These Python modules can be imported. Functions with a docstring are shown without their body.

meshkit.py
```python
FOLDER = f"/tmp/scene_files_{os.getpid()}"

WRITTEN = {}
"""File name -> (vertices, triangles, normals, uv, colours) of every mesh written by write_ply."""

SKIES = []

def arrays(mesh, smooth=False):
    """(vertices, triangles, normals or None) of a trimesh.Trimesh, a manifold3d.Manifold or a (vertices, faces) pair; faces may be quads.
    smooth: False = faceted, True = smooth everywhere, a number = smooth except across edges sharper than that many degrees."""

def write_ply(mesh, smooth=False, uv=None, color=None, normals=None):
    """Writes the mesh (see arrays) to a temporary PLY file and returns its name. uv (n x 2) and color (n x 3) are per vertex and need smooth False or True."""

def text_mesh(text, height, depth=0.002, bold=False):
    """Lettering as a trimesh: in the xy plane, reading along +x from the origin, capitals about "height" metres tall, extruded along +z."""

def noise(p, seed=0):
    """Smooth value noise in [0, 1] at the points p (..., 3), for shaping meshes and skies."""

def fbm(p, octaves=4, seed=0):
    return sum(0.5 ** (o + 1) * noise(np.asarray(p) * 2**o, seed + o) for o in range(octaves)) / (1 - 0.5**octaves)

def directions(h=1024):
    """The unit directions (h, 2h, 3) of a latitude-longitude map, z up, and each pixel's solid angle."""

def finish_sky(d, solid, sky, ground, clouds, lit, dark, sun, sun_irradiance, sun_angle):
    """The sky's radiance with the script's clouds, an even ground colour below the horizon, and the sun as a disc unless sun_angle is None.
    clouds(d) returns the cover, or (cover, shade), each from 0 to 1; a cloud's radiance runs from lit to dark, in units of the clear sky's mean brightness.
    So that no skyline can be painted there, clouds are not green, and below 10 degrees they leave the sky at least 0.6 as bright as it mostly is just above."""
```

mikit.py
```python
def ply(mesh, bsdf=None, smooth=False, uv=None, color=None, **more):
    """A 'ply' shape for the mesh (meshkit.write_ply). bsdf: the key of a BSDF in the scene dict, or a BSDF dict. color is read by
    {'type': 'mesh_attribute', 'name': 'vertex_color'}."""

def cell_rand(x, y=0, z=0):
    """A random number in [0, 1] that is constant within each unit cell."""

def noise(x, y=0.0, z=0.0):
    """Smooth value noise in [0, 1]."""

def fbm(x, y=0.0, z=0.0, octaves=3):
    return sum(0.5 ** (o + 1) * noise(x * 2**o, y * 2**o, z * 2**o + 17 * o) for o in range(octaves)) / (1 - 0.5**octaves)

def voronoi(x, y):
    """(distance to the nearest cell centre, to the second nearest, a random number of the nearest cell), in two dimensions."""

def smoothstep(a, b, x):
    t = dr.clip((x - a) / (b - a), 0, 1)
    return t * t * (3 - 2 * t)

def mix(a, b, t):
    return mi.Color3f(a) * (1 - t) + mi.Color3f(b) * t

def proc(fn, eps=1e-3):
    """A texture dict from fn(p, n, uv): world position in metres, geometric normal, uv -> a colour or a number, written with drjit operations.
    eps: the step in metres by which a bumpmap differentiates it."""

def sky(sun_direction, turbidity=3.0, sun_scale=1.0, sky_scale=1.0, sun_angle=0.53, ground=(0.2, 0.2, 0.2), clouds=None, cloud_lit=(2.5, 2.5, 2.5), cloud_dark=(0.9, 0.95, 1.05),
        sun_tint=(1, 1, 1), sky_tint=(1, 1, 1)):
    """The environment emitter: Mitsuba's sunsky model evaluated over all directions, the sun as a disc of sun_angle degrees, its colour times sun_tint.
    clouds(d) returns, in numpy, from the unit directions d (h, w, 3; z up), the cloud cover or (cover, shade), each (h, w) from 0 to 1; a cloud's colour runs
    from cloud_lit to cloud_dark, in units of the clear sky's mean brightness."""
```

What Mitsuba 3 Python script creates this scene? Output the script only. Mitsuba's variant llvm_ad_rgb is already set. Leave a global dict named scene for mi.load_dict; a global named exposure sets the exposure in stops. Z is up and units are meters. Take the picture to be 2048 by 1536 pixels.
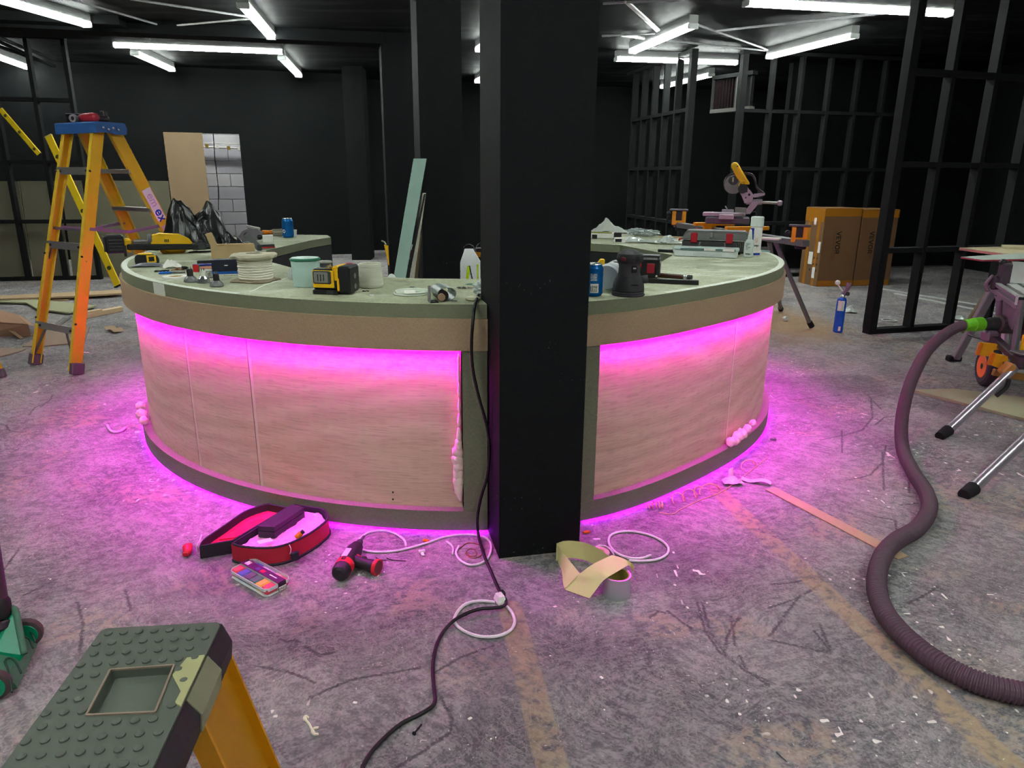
import math, random
import numpy as np, trimesh, mitsuba as mi, drjit as dr
import mikit, meshkit
from mikit import noise, fbm, smoothstep, mix, proc
from shapely.geometry import Polygon, LineString, Point, MultiPolygon
from shapely import affinity

# ------------------------------------------------------------------ camera, exposure
F_PX, EYE = 1420.0, 1.35            # focal length in pixels of a 2048-wide frame, eye height
_up = -np.array([(985. - 1024) / F_PX, (768 - 5614.) / F_PX, 1.0]); _up /= np.linalg.norm(_up)
_yw = np.array([0, 0, 1.0]) - _up[2] * _up; _yw /= np.linalg.norm(_yw)
_xw = np.cross(_up, _yw)
if _xw[0] < 0: _xw = -_xw
ROT = np.array([_xw, _yw, _up]); O = np.array([0, 0, EYE])
exposure = 6.0
scene, labels = {'type': 'scene'}, {}
scene['camera'] = {'type': 'perspective', 'fov': 2 * math.degrees(math.atan(1024 / F_PX)), 'fov_axis': 'x', 'near_clip': 0.05, 'far_clip': 100.0,
    'to_world': mi.ScalarTransform4f().look_at(origin=O.tolist(), target=(O + ROT @ np.array([0, 0, 1.0])).tolist(), up=(ROT @ np.array([0, 1.0, 0])).tolist())}
# lamps: radiance of the ceiling battens, of the counter's upper and lower LED strip
L_BATTEN = 76.0 / 64; C_BATTEN = (0.93, 1.0, 0.95)
L_UPPER = 340.0 / 64; C_UPPER = (1.0, 0.0, 0.92)
L_LOWER = 170.0 / 64; C_LOWER = (0.48, 0.0, 1.0)
CEIL = 2.95; TOP = 0.906           # ceiling height, counter height

# ------------------------------------------------------------------ helpers
def at(u, v, z=None, y=None):
    """the point of a plane (z or y given) that a pixel of the photograph shows"""
    d = ROT @ np.array([(u - 1024) / F_PX, (768 - v) / F_PX, 1.0])
    return O + d * ((z - EYE) / d[2] if z is not None else y / d[1])
def lin(c):
    c = np.array(c, float) / 255
    return np.where(c < .04045, c / 12.92, ((c + .055) / 1.055) ** 2.4).tolist()
def m(name, rgb, rough=.6, metal=0., spec=.4, **kw):
    name = 'mat_' + name
    if name not in scene:
        col = rgb if isinstance(rgb, dict) else {'type': 'rgb', 'value': lin(rgb)}
        scene[name] = {'type': 'twosided', 'b': {'type': 'principled', 'base_color': col, 'roughness': rough, 'metallic': metal, 'specular': spec, **kw}}
    return name
def MT(n): return n if n.startswith('mat_') else 'mat_' + n
def cat(*a):
    l = []
    for x in a: l += list(x) if isinstance(x, (list, tuple)) else [x]
    return trimesh.util.concatenate(l)
def rotm(rx=0, ry=0, rz=0):
    rx, ry, rz = map(math.radians, (rx, ry, rz)); c, s = math.cos, math.sin
    X = np.array([[1, 0, 0], [0, c(rx), -s(rx)], [0, s(rx), c(rx)]]); Y = np.array([[c(ry), 0, s(ry)], [0, 1, 0], [-s(ry), 0, c(ry)]]); Z = np.array([[c(rz), -s(rz), 0], [s(rz), c(rz), 0], [0, 0, 1]])
    return Z @ Y @ X
def mat4(loc=(0, 0, 0), rx=0, ry=0, rz=0, s=1.):
    M = np.eye(4); M[:3, :3] = rotm(rx, ry, rz) * s; M[:3, 3] = loc; return M
def mv(mesh, x=0, y=0, z=0, rx=0, ry=0, rz=0):
    q = mesh.copy(); q.apply_transform(mat4((x, y, z), rx, ry, rz)); return q
def bx(sx, sy, sz, r=0., base=False):
    """box with chamfered edges, centred (base: standing on z=0)"""
    h = np.array([sx, sy, sz]) / 2
    if r <= 0: q = trimesh.creation.box([sx, sy, sz])
    else:
        r = min(r, h.min() * .95); pts = []
        for a in (-1, 1):
            for b in (-1, 1):
                for c in (-1, 1):
                    k = np.array([a, b, c])
                    for i in range(3):
                        e = h - r; e = e.copy(); e[i] = h[i]; pts.append(k * e)
        q = trimesh.convex.convex_hull(np.array(pts))
    if base: q.apply_translation([0, 0, sz / 2])
    return q
def lathe(prof, n=24):
    """profile of (r,z) turned about z"""
    prof = np.array(prof, float); k = len(prof); t = np.arange(n) * 2 * math.pi / n
    v = np.stack([np.outer(np.cos(t), prof[:, 0]), np.outer(np.sin(t), prof[:, 0]), np.tile(prof[:, 1], (n, 1))], -1).reshape(-1, 3)
    f = []
    for i in range(n):
        j = (i + 1) % n
        for a in range(k - 1): f += [[i * k + a, j * k + a, j * k + a + 1], [i * k + a, j * k + a + 1, i * k + a + 1]]
    q = trimesh.Trimesh(v, f, process=False); q.update_faces(q.nondegenerate_faces()); return q
def cyl(r, h, n=20, r2=None, ch=0.):
    """closed cylinder standing on z=0"""
    r2 = r if r2 is None else r2
    return lathe([(0, 0), (r - ch, 0), (r, ch), (r2, h - ch), (r2 - ch, h), (0, h)] if ch else [(0, 0), (r, 0), (r2, h), (0, h)], n)
def smooth_path(pts, n=8, closed=False):
    p = np.array(pts, float); out = []
    N = len(p); rng = range(N if closed else N - 1)
    for i in rng:
        g = lambda k: p[k % N] if closed else p[min(max(k, 0), N - 1)]
        a, b, c, d = g(i - 1), g(i), g(i + 1), g(i + 2)
        for t in np.arange(n) / n:
            out.append(.5 * ((2 * b) + (c - a) * t + (2 * a - 5 * b + 4 * c - d) * t * t + (3 * b - a - 3 * c + d) * t ** 3))
    if not closed: out.append(p[-1])
    return np.array(out)
def tube(path, r, n=8, closed=False, cap=True):
    p = np.array(path, float); N = len(p); r = np.broadcast_to(np.asarray(r, float), (N,))
    t = np.roll(p, -1, 0) - np.roll(p, 1, 0)
    if not closed: t[0] = p[1] - p[0]; t[-1] = p[-1] - p[-2]
    t /= np.maximum(np.linalg.norm(t, axis=1, keepdims=True), 1e-9)
    u = np.cross(t[0], [0, 0, 1.]); u = u if np.linalg.norm(u) > .1 else np.cross(t[0], [1., 0, 0])
    V = []; a = np.arange(n) * 2 * math.pi / n
    for i in range(N):
        u = u - (u @ t[i]) * t[i]; u /= np.linalg.norm(u); w = np.cross(t[i], u)
        V.append(p[i] + r[i] * (np.outer(np.cos(a), u) + np.outer(np.sin(a), w)))
    V = np.vstack(V); f = []
    for i in range(N if closed else N - 1):
        j = (i + 1) % N
        for k in range(n):
            l = (k + 1) % n; f += [[i * n + k, j * n + l, j * n + k], [i * n + k, i * n + l, j * n + l]]
    if cap and not closed:
        V = np.vstack([V, p[:1], p[-1:]])
        for k in range(n):
            l = (k + 1) % n; f += [[N * n, (l), k], [N * n + 1, (N - 1) * n + k, (N - 1) * n + l]]
    return trimesh.Trimesh(V, f, process=False)
def ext(poly, h, z=0.):
    if not isinstance(poly, (Polygon, MultiPolygon)): poly = Polygon(poly)
    if not poly.is_valid: poly = poly.buffer(0)
    q = cat([trimesh.creation.extrude_polygon(g, h, engine='earcut') for g in getattr(poly, 'geoms', [poly]) if g.area > 1e-9])
    q.apply_translation([0, 0, z]); return q
def side(poly, h, y=0.):
    """polygon in x,z extruded along y (centred)"""
    q = ext(poly, h, -h / 2); q.apply_transform(mat4(rx=90)); q.apply_translation([0, y, 0]); return q
def bar(a, b, w, d=None, up=(0, 0, 1), r=0.):
    """box bar from a to b, w across (horizontal), d along up"""
    a, b = np.array(a, float), np.array(b, float); L = np.linalg.norm(b - a); x = (b - a) / L
    y = np.cross(up, x)
    if np.linalg.norm(y) < 1e-6: y = np.cross([0, 1., 0], x)
    y /= np.linalg.norm(y); z = np.cross(x, y)
    q = bx(L, w, d or w, r); M = np.eye(4); M[:3, :3] = np.array([x, y, z]).T; M[:3, 3] = (a + b) / 2
    q.apply_transform(M); return q
def rod(a, b, r, n=12): return tube([a, b], r, n)
def hull(*ms): return trimesh.convex.convex_hull(np.vstack([q.vertices for q in ms]))
def blob(rx, ry, rz, seed=0, amp=.25, f=2., sub=3, sharp=False):
    q = trimesh.creation.icosphere(subdivisions=sub); v = q.vertices
    d = meshkit.fbm(v * f + seed * 7.3, 3, seed) - .5
    if sharp: d = np.abs(d) * 2 - .3
    q.vertices = v * (1 + amp * 2 * d)[:, None] * np.array([rx, ry, rz]); return q
def sheet(w, d, nx, ny, fn):
    """grid surface z=fn(x,y)"""
    x, y = np.meshgrid(np.linspace(-w / 2, w / 2, nx), np.linspace(-d / 2, d / 2, ny)); z = fn(x, y)
    v = np.stack([x, y, z], -1).reshape(-1, 3); f = []
    for j in range(ny - 1):
        for i in range(nx - 1):
            a = j * nx + i; f += [[a, a + 1, a + nx + 1], [a, a + nx + 1, a + nx]]
    return trimesh.Trimesh(v, f, process=False)
def txt(s, h, depth=.0006, bold=True):
    q = meshkit.text_mesh(s, h, depth, bold); b = q.bounds; q.apply_translation([-(b[0][0] + b[1][0]) / 2, -(b[0][1] + b[1][1]) / 2, 0]); return q

place = {}
def numbered(name):
    k, i = name, 0
    while k in place or k in scene: i += 1; k = f'{name}_{i:03d}'
    return k
def thing(name, label, category, M=None, group=None, kind=None):
    k = numbered(name); place[k] = np.eye(4) if M is None else M
    labels[k] = {'label': label}
    if category: labels[k]['category'] = category
    if group: labels[k]['group'] = group
    if kind: labels[k]['kind'] = kind
    return k
def part(t, name, mesh, mt, smooth=30, label=None, kind=None, emit=None, weight=1.):
    """a child of thing (or part) t, in the thing's own frame"""
    k = numbered(t + '__' + name); root = t.split('__')[0]; place[k] = None
    q = mesh.copy(); q.apply_transform(place[root])
    scene[k] = mikit.ply(q, MT(mt), smooth)
    if emit: scene[k]['emitter'] = {'type': 'area', 'radiance': {'type': 'rgb', 'value': emit}, 'sampling_weight': float(weight)}
    if label or kind: labels[k] = {a: b for a, b in (('label', label), ('kind', kind)) if b}
    return k
def one(name, label, category, mesh, mt, M=None, smooth=30, group=None, kind=None):
    """a thing that is one mesh"""
    k = thing(name, label, category, M, group, kind); q = mesh.copy(); q.apply_transform(place[k]); scene[k] = mikit.ply(q, MT(mt), smooth); return k
def struct(name, mesh, mt, label, smooth=False):
    k = numbered(name); place[k] = np.eye(4); scene[k] = mikit.ply(mesh, MT(mt), smooth); labels[k] = {'label': label, 'kind': 'structure'}; return k
def put(u, v, z=TOP, rz=0., s=1., dz=0., **kw):
    """frame standing at the point of height z that the pixel shows, its -y side turned to the viewer, then turned by rz"""
    p = at(u, v, z=z); az = math.degrees(math.atan2(-p[0], p[1]))
    return mat4((p[0], p[1], z + dz), kw.get('rx', 0), kw.get('ry', 0), az + rz, s)
def px(u, v, z=TOP):
    """metres per photograph pixel at that point"""
    return float((ROT.T @ (at(u, v, z=z) - O))[2] / F_PX)

ANG = math.radians(12.); E1 = np.array([math.cos(ANG), math.sin(ANG), 0]); E2 = np.array([-math.sin(ANG), math.cos(ANG), 0])   # the building's axes

# ------------------------------------------------------------------ materials of the setting
SCUFF = [[(1395,1205),(1410,1262),(1440,1305),(1487,1338),(1536,1370)],[(1405,1207),(1420,1265),(1452,1310),(1492,1342),(1536,1362)],[(1480,1312),(1492,1338)],
 [(1538,1280),(1640,1302),(1662,1302)],[(1628,1262),(1660,1300)],[(1640,1250),(1660,1300)],[(1540,1272),(1596,1195),(1640,1170)],[(1536,1216),(1590,1198),(1628,1178)],
 [(1545,1168),(1590,1165),(1625,1155)],[(1700,960),(1740,950),(1765,925),(1772,890)],[(1735,1030),(1760,1035),(1790,1040),(1794,1070)],[(1800,925),(1818,945),(1818,985)],
 [(1765,905),(1768,980)],[(1640,880),(1690,870),(1725,860),(1745,835),(1742,800)],[(1684,860),(1684,905)],[(1750,850),(1768,835),(1790,833)],[(1585,800),(1680,790)],[(1735,790),(1762,818)],
 [(560,1278),(575,1283),(590,1280),(640,1310),(668,1305)],[(590,1283),(640,1312)],[(512,1332),(580,1345),(630,1365)],[(155,1205),(166,1250),(160,1300)],[(45,1192),(110,1160)],[(80,815),(100,800),(105,790)],[(57,830),(70,815),(95,805)],[(12,850),(20,862),(45,865)],
 [(0,1150),(40,1095)],[(250,1180),(262,1220)],[(1330,1225),(1318,1222),(1300,1235)],[(1335,1222),(1365,1245),(1385,1258)],[(880,1390),(905,1440),(900,1465),(850,1500),(790,1536)],[(985,1292),(920,1315),(870,1345)],
 [(1800,1010),(1850,1005)],[(1880,1172),(1850,1190),(1800,1215)],[(680,905),(690,900)],[(620,1395),(700,1360),(840,1335)],[(1462,1232),(1470,1290)],[(1478,1235),(1455,1270),(1450,1300)]]
def seg_field(lines):
    S = []
    for l in lines:
        P = [at(u, v, z=0)[:2] for u, v in l]
        S += [(a, b) for a, b in zip(P[:-1], P[1:])]
    return S
_SC = seg_field(SCUFF)
_T1 = (at(1425, 972, z=0)[:2], at(2100, 1606, z=0)[:2]); _T2 = (at(1020, 1215, z=0)[:2], at(1120, 1590, z=0)[:2])
def seg_d(x, y, a, b):
    ax, ay, bx_, by = map(float, (*a, *b)); dx, dy = bx_ - ax, by - ay; L = dx * dx + dy * dy
    t = dr.clip(((x - ax) * dx + (y - ay) * dy) / L, 0, 1)
    return dr.sqrt(dr.square(x - ax - t * dx) + dr.square(y - ay - t * dy))
def floor_fn(p, n, uv):
    x, y = p.x, p.y
    big = fbm(x * .9 + 3, y * .9, 1, 3); med = fbm(x * 5 + 11, y * 5, 2, 4)
    wx = x + .05 * (noise(x * 7, y * 7, 21) - .5); wy = y + .05 * (noise(x * 7, y * 7, 22) - .5)
    a = wx * .94 + wy * .34; b = -wx * .34 + wy * .94; c2 = wx * .77 - wy * .64; d2 = wx * .64 + wy * .77
    s1 = fbm(a * 26, b * 130, 4, 3); s2 = fbm(c2 * 24, d2 * 110, 5, 3); fine = fbm(wx * 190, wy * 190, 6, 2); gr = fbm(wx * 46, wy * 46, 13, 3)
    k = smoothstep(.4, .6, fbm(x * 2.6, y * 2.6, 31, 3))
    t = .30 * (s1 * k + s2 * (1 - k)) + .36 * fine + .34 * gr
    def fib(u, v, q): return smoothstep(.90, .995, 1 - dr.abs(2 * noise(u, v, q) - 1))
    fb = dr.maximum(dr.maximum(fib(a * 28, b * 120, 41), fib(c2 * 26, d2 * 125, 42)), fib((wx + wy * .2) * 110, (wy - wx * .2) * 30, 43)) * smoothstep(.35, .65, noise(x * 9, y * 9, 44))
    t = smoothstep(.28, .72, t) * .58 + smoothstep(.25, .75, med) * .22 + big * .2
    c = mix(lin((70, 69, 73)), lin((158, 154, 154)), t)
    c = mix(c, lin((158, 138, 112)), smoothstep(.56, .72, fbm(x * 3.1 + 40, y * 4.2, 3, 4)) * .42 * smoothstep(.42, .58, gr))
    c = mix(c, lin((60, 58, 64)), smoothstep(.56, .75, fbm(x * 2.2 + 80, y * 2.2, 8, 4)) * .34)
    c = mix(c, lin((172, 166, 158)), fb * .34)
    c = mix(c, lin((200, 196, 192)), smoothstep(.93, .96, noise(x * 150, y * 150, 3)) * smoothstep(.45, .7, noise(x * 6, y * 6, 5)) * .9)
    c = mix(c, lin((215, 210, 204)), smoothstep(.90, .93, noise(x * 58 + 5, y * 44, 7)) * smoothstep(.68, .8, noise(x * 3.2, y * 3.2, 15)))
    d = mi.Float(9.)
    for s, e in _SC: d = dr.minimum(d, seg_d(x, y, s, e))
    d = d + (fine - .5) * .007
    c = mix(c, lin((52, 50, 56)), smoothstep(.0085, .001, d) * .72 * smoothstep(.3, .6, gr + .15))
    for (s, e), wd, kk in ((_T1, .042, .62), (_T2, .042, .5)):
        dt = seg_d(x, y, s, e) + (fine - .5) * .010
        c = mix(c, lin((160, 140, 104)), smoothstep(wd, wd - .005, dt) * smoothstep(.2, .6, gr * .6 + .4 * fbm(x * 9, y * 9, 12, 3)) * kk)
    # sawdust under the saw stand
    ds = dr.sqrt(dr.square((x - 2.55) / .75) + dr.square((y - 6.9) / 1.3))
    c = mix(c, lin((150, 120, 78)), smoothstep(1.1, .3, ds + med * .5 - .25) * .75)
    return c
m('concrete', proc(floor_fn), .62, spec=.25)
def wallblack_fn(p, n, uv): return mix(lin((15, 17, 19)), lin((24, 26, 26)), fbm(p.x * 1.5, p.y * 1.5, p.z * 1.5, 4))
m('black_paint', proc(wallblack_fn), .75, spec=.12)
def ceil_fn(p, n, uv):
    return mix(lin((9, 11, 12)), lin((38, 40, 39)), smoothstep(.45, .8, fbm(p.x * 1.1, p.y * 6, 2, 4)) * .6)
m('ceiling_paint', proc(ceil_fn), .6, spec=.2)
def colblack_fn(p, n, uv):
    c = mix(lin((14, 15, 18)), lin((19, 21, 22)), fbm(p.x * 40, p.y * 40, p.z * 40, 2))
    return mix(c, lin((150, 145, 140)), smoothstep(.9, .94, noise(p.x * 210, p.y * 210, p.z * 160)) * smoothstep(1.2, .95, p.z) * smoothstep(.66, .8, noise(p.x * 9, p.y * 9, p.z * 9)) * .5)
m('column_paint', proc(colblack_fn), .7, spec=.15)
m('stud_paint', (24, 26, 26), .7, spec=.15)
m('dark', (18, 18, 19), .5); m('black_plastic', (26, 26, 28), .45); m('rubber', (30, 28, 30), .8, spec=.2)

# ------------------------------------------------------------------ floor, ceiling, walls, columns
struct('floor', mv(bx(24, 26, .2), 0, 4, -.1), 'concrete', 'worn grey concrete floor with scuffs, paint specks and faded tape lines')
struct('ceiling', mv(bx(24, 26, .2), 0, 4, CEIL + .1), 'ceiling_paint', 'rough black painted ceiling')
def wall(name, p, q, z0, z1, t, label, mt='black_paint'):
    return struct(name, bar((*p, (z0 + z1) / 2), (*q, (z0 + z1) / 2), t, z1 - z0), mt, label)
W0, W1 = np.array([-9.6, 10.88]), np.array([-2.79, 12.73]); WD = (W1 - W0) / np.linalg.norm(W1 - W0)
def on_wall(u, v, off=0.):
    """where a pixel's ray meets the back wall's face, moved off metres behind it"""
    d = ROT @ np.array([(u - 1024) / F_PX, (768 - v) / F_PX, 1.0]); n = np.array([-WD[1], WD[0], 0]); t = (n[:2] @ W0 + off) / (n @ d) ; return O + t * d
DL, DR, DH = on_wall(366, 300)[:2], on_wall(481, 300)[:2], float(on_wall(440, 266)[2])
th = np.array([-WD[1], WD[0]]) * .1
wall('wall_back', W0 + th, DL + th, 0, CEIL, .2, 'black painted rear wall beside the doorway')
wall('wall_back', DR + th, W1 + th, 0, CEIL, .2, 'black painted rear wall right of the doorway')
wall('wall_back', DL + th, DR + th, DH, CEIL, .2, 'black painted wall over the doorway')
wall('wall_back', (-3.2, 13.4), (9.5, 15.6), 0, CEIL, .2, 'dark far wall behind the columns')
wall('wall_left', (-9.6, 11), (-7.6, -3), 0, CEIL, .2, 'black left wall')
wall('wall_right', (7.0, 14), (8.6, -3), 0, CEIL, .2, 'black right wall')
wall('wall_front', (-8, -5.2), (9, -4.6), 0, CEIL, .2, 'black wall behind the viewer')
# pale painted block wall in the passage behind the doorway, block by block
BO = np.array([*(DL + th * 2 - WD * .6), 0]); BN = np.array([*th, 0]) / .1
bw = struct('wall_passage', bar(BO + BN * 1.25 + [0, 0, 1.4], BO + BN * 1.25 + np.array([*WD, 0]) * 3 + [0, 0, 1.4], .1, 2.8), m('mortar', (118, 116, 118), .9), 'pale mortar joints of the passage wall')
place[bw] = np.eye(4); rnd = random.Random(4)
for r in range(9):
    for c in range(6):
        a = BO + BN * 1.19 + np.array([*WD, 0]) * (c * .45 + (r % 2) * .22 + .02) + [0, 0, .11 + r * .225]
        g = rnd.choice((0, 1, 2))
        part(bw, 'block', bar(a, a + np.array([*WD, 0]) * .44, .03, .215, r=.004), m(f'pale_block_{g}', ((168, 165, 170), (160, 157, 163), (175, 172, 174))[g], .8), False)
pp = thing('wall_pipe', 'thin white pipe run across the passage wall in the doorway', 'pipe')
PA = on_wall(402, 291, 1.2); PB = on_wall(482, 298, 1.2); part(pp, 'pipe', rod(PA - np.array([*WD, 0]), PB + np.array([*WD, 0]) * .6, .018), m('pipe_white', (188, 182, 178), .5))
for i in range(4):
    q = PA + (PB - PA) * (.15 + .27 * i); part(pp, 'clip', mv(bx(.05, .05, .07, .005), *q), 'pipe_white' if i % 2 else m('brass', (170, 140, 70), .4, .6))
PA2, PB2 = on_wall(402, 284, 1.2), on_wall(482, 289, 1.2); part(pp, 'upper_pipe', rod(PA2 - np.array([*WD, 0]), PB2 + np.array([*WD, 0]) * .6, .009), 'pipe_white')
one('hanging_wire', 'thin dark wire hanging down the pale block wall in the doorway', 'wire', tube(smooth_path([[*on_wall(426, 262, .9)[:2], CEIL - .003], on_wall(426, 262, .9), on_wall(430, 320, .9), on_wall(436, 370, .9), on_wall(437, 420, .9)], 6), .007, 6), 'dark')
def col_box(p, q, depth, z1, off=0):
    """square column: front face from p to q, going back by depth"""
    p, q = np.array(p[:2]), np.array(q[:2]); d = (q - p) / np.linalg.norm(q - p); n = np.array([-d[1], d[0]]); return Polygon([p, q, q + n * depth, p + n * depth])
COL1 = col_box(at(998, 1117, z=0), at(1158, 1100, z=0), .36, CEIL)
def colst(name, poly, z0, z1, label, mt='column_paint'): return struct(name, ext(poly, z1 - z0, z0), mt, label)
colst('column', COL1, 0, CEIL, 'black square column standing in front of the counter')
COL2 = col_box(at(843, 400, y=5.05), at(926, 400, y=5.12), .34, CEIL)
colst('column', COL2, 0, CEIL, 'black square column inside the ring of the counter')
COL3 = col_box(at(770, 300, y=9.1), at(845, 300, y=9.2), .5, CEIL)
colst('column', COL3, 0, CEIL, 'black square column beyond the counter')
struct('ceiling_beam', bar(np.array([*at(765, 70, y=9.1)[:2], 2.89]) + E2 * .15, np.array([*at(765, 70, y=9.1)[:2], 2.89]) + E2 * .15 - E1 * 7, .3, .13), 'black_paint', 'shallow black ceiling beam')
P_ = W1; colst('wall_pilaster', col_box(at(704, 520, z=0), at(742, 520, z=0), .5, CEIL), 0, CEIL, 'black pier at the end of the rear wall', 'black_paint')
colst('ceiling_downstand', Polygon([(-9.4, 7.3), (-4.2, 8.3), (-4.35, 9.3), (-9.6, 8.4)]), 2.86, CEIL, 'black ceiling downstand over the left side', 'black_paint')
# ------------------------------------------------------------------ ceiling lights and conduits
def batten(a, b, label, minlen=None, gain=1.):
    a, b = np.array(a, float), np.array(b, float)
    d = (b - a) / np.linalg.norm(b - a)
    if minlen: a = b - d * minlen
    t = thing('ceiling_light', label, 'ceiling light', group='linear ceiling lights')
    mid = (a + b) / 2; L = np.linalg.norm(b - a); rz = math.degrees(math.atan2(d[1], d[0]))
    prof = [(-.055, 0), (.055, 0), (.048, -.035), (.03, -.05), (-.03, -.05), (-.048, -.035)]
    dif = side(prof, L - .05); dif.apply_transform(mat4(mid, rz=rz + 90))
    part(t, 'diffuser', dif, m('diffuser_white', (235, 238, 235), .5), False, emit=[L_BATTEN * gain * c for c in C_BATTEN])
    part(t, 'housing', mv(bx(L - .02, .10, CEIL - mid[2] - .002), mid[0], mid[1], (CEIL + mid[2]) / 2 + .001, rz=rz), m('fixture_grey', (150, 152, 150), .5), False)
    for s in (-1, 1):
        e = mid + d * s * (L / 2 - .012); part(t, 'end_cap', mv(bx(.024, .116, .056, .008), e[0], e[1], e[2] - .026, rz=rz), m('clear_cap', (190, 195, 192), .3))
    return t
ZL = 2.87
def BL(p, q, label, **k): return batten(at(*p, z=ZL), at(*q, z=ZL), label, gain=.55, **k)
BL((20, 0), (175, 45), 'lit batten cut by the top left corner of the photo, above the tall yellow ladder', minlen=1.6)
BL((0, 112), (55, 132), 'lit batten at the left edge of the photo, above the spirit level', minlen=1.6)
BL((485, 4), (542, 70), 'lit batten running away from the viewer, left of the columns at the top edge')
BL((225, 86), (568, 100), 'long lit batten running across the ceiling left of the columns')
BL((268, 102), (343, 136), 'short-looking lit batten below the long crosswise one, above the doorway')
BL((563, 112), (597, 148), 'small far lit batten at the right end of the long crosswise one')
BL((1265, 99), (1388, 46), 'bright lit batten right of the front column, slanting up to the right')
BL((1230, 114), (1475, 122), 'long lit batten right of the front column, running across under the slanting one')
BL((1538, 110), (1712, 66), 'lit batten slanting up to the right, between the miter saw and the right frame')
BL((1490, 0), (1902, 22), 'long lit batten at the top right edge, passing behind the frame post')
BL((955, 160), (1020, 124), 'lit batten half hidden behind the front column, lower of two')
BL((958, 96), (1010, 58), 'lit batten half hidden behind the front column, upper of two')
BL((1325, 171), (1424, 146), 'far lit batten seen in pieces between the dark studs')
for i, (x, y) in enumerate([(-3.4, 3.2), (-1.2, .2), (2.0, .4), (4.6, 3.2), (-2.6, -1.2), (1.2, -1.4), (.4, 3.3)]):
    c = np.array([x, y, ZL]); d = (E1, E2)[i % 2]; batten(c - d * .75, c + d * .75, ('lit batten over the floor left of the tall ladder, out of the photo', 'lit batten over the step stool, out of the photo', 'lit batten over the floor right of the front column, out of the photo', 'lit batten over the table saw, out of the photo', 'lit batten behind the viewer on the left, out of the photo', 'lit batten behind the viewer on the right, out of the photo', 'lit batten straight over the front of the counter, out of the photo')[i], gain=(.95, .95, .95, .95, .95, .95, .6)[i])
batten([*on_wall(330, 262, .55)[:2], 2.85], [*on_wall(480, 262, .55)[:2], 2.85], 'lit batten in the passage behind the doorway, hidden by the wall')
def conduit(p, q, label, r=.011, z=2.92, mt='conduit_grey'):
    one('ceiling_conduit', label, 'conduit', rod(at(*p, z=z), at(*q, z=z), r, 8), mt)
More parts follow.
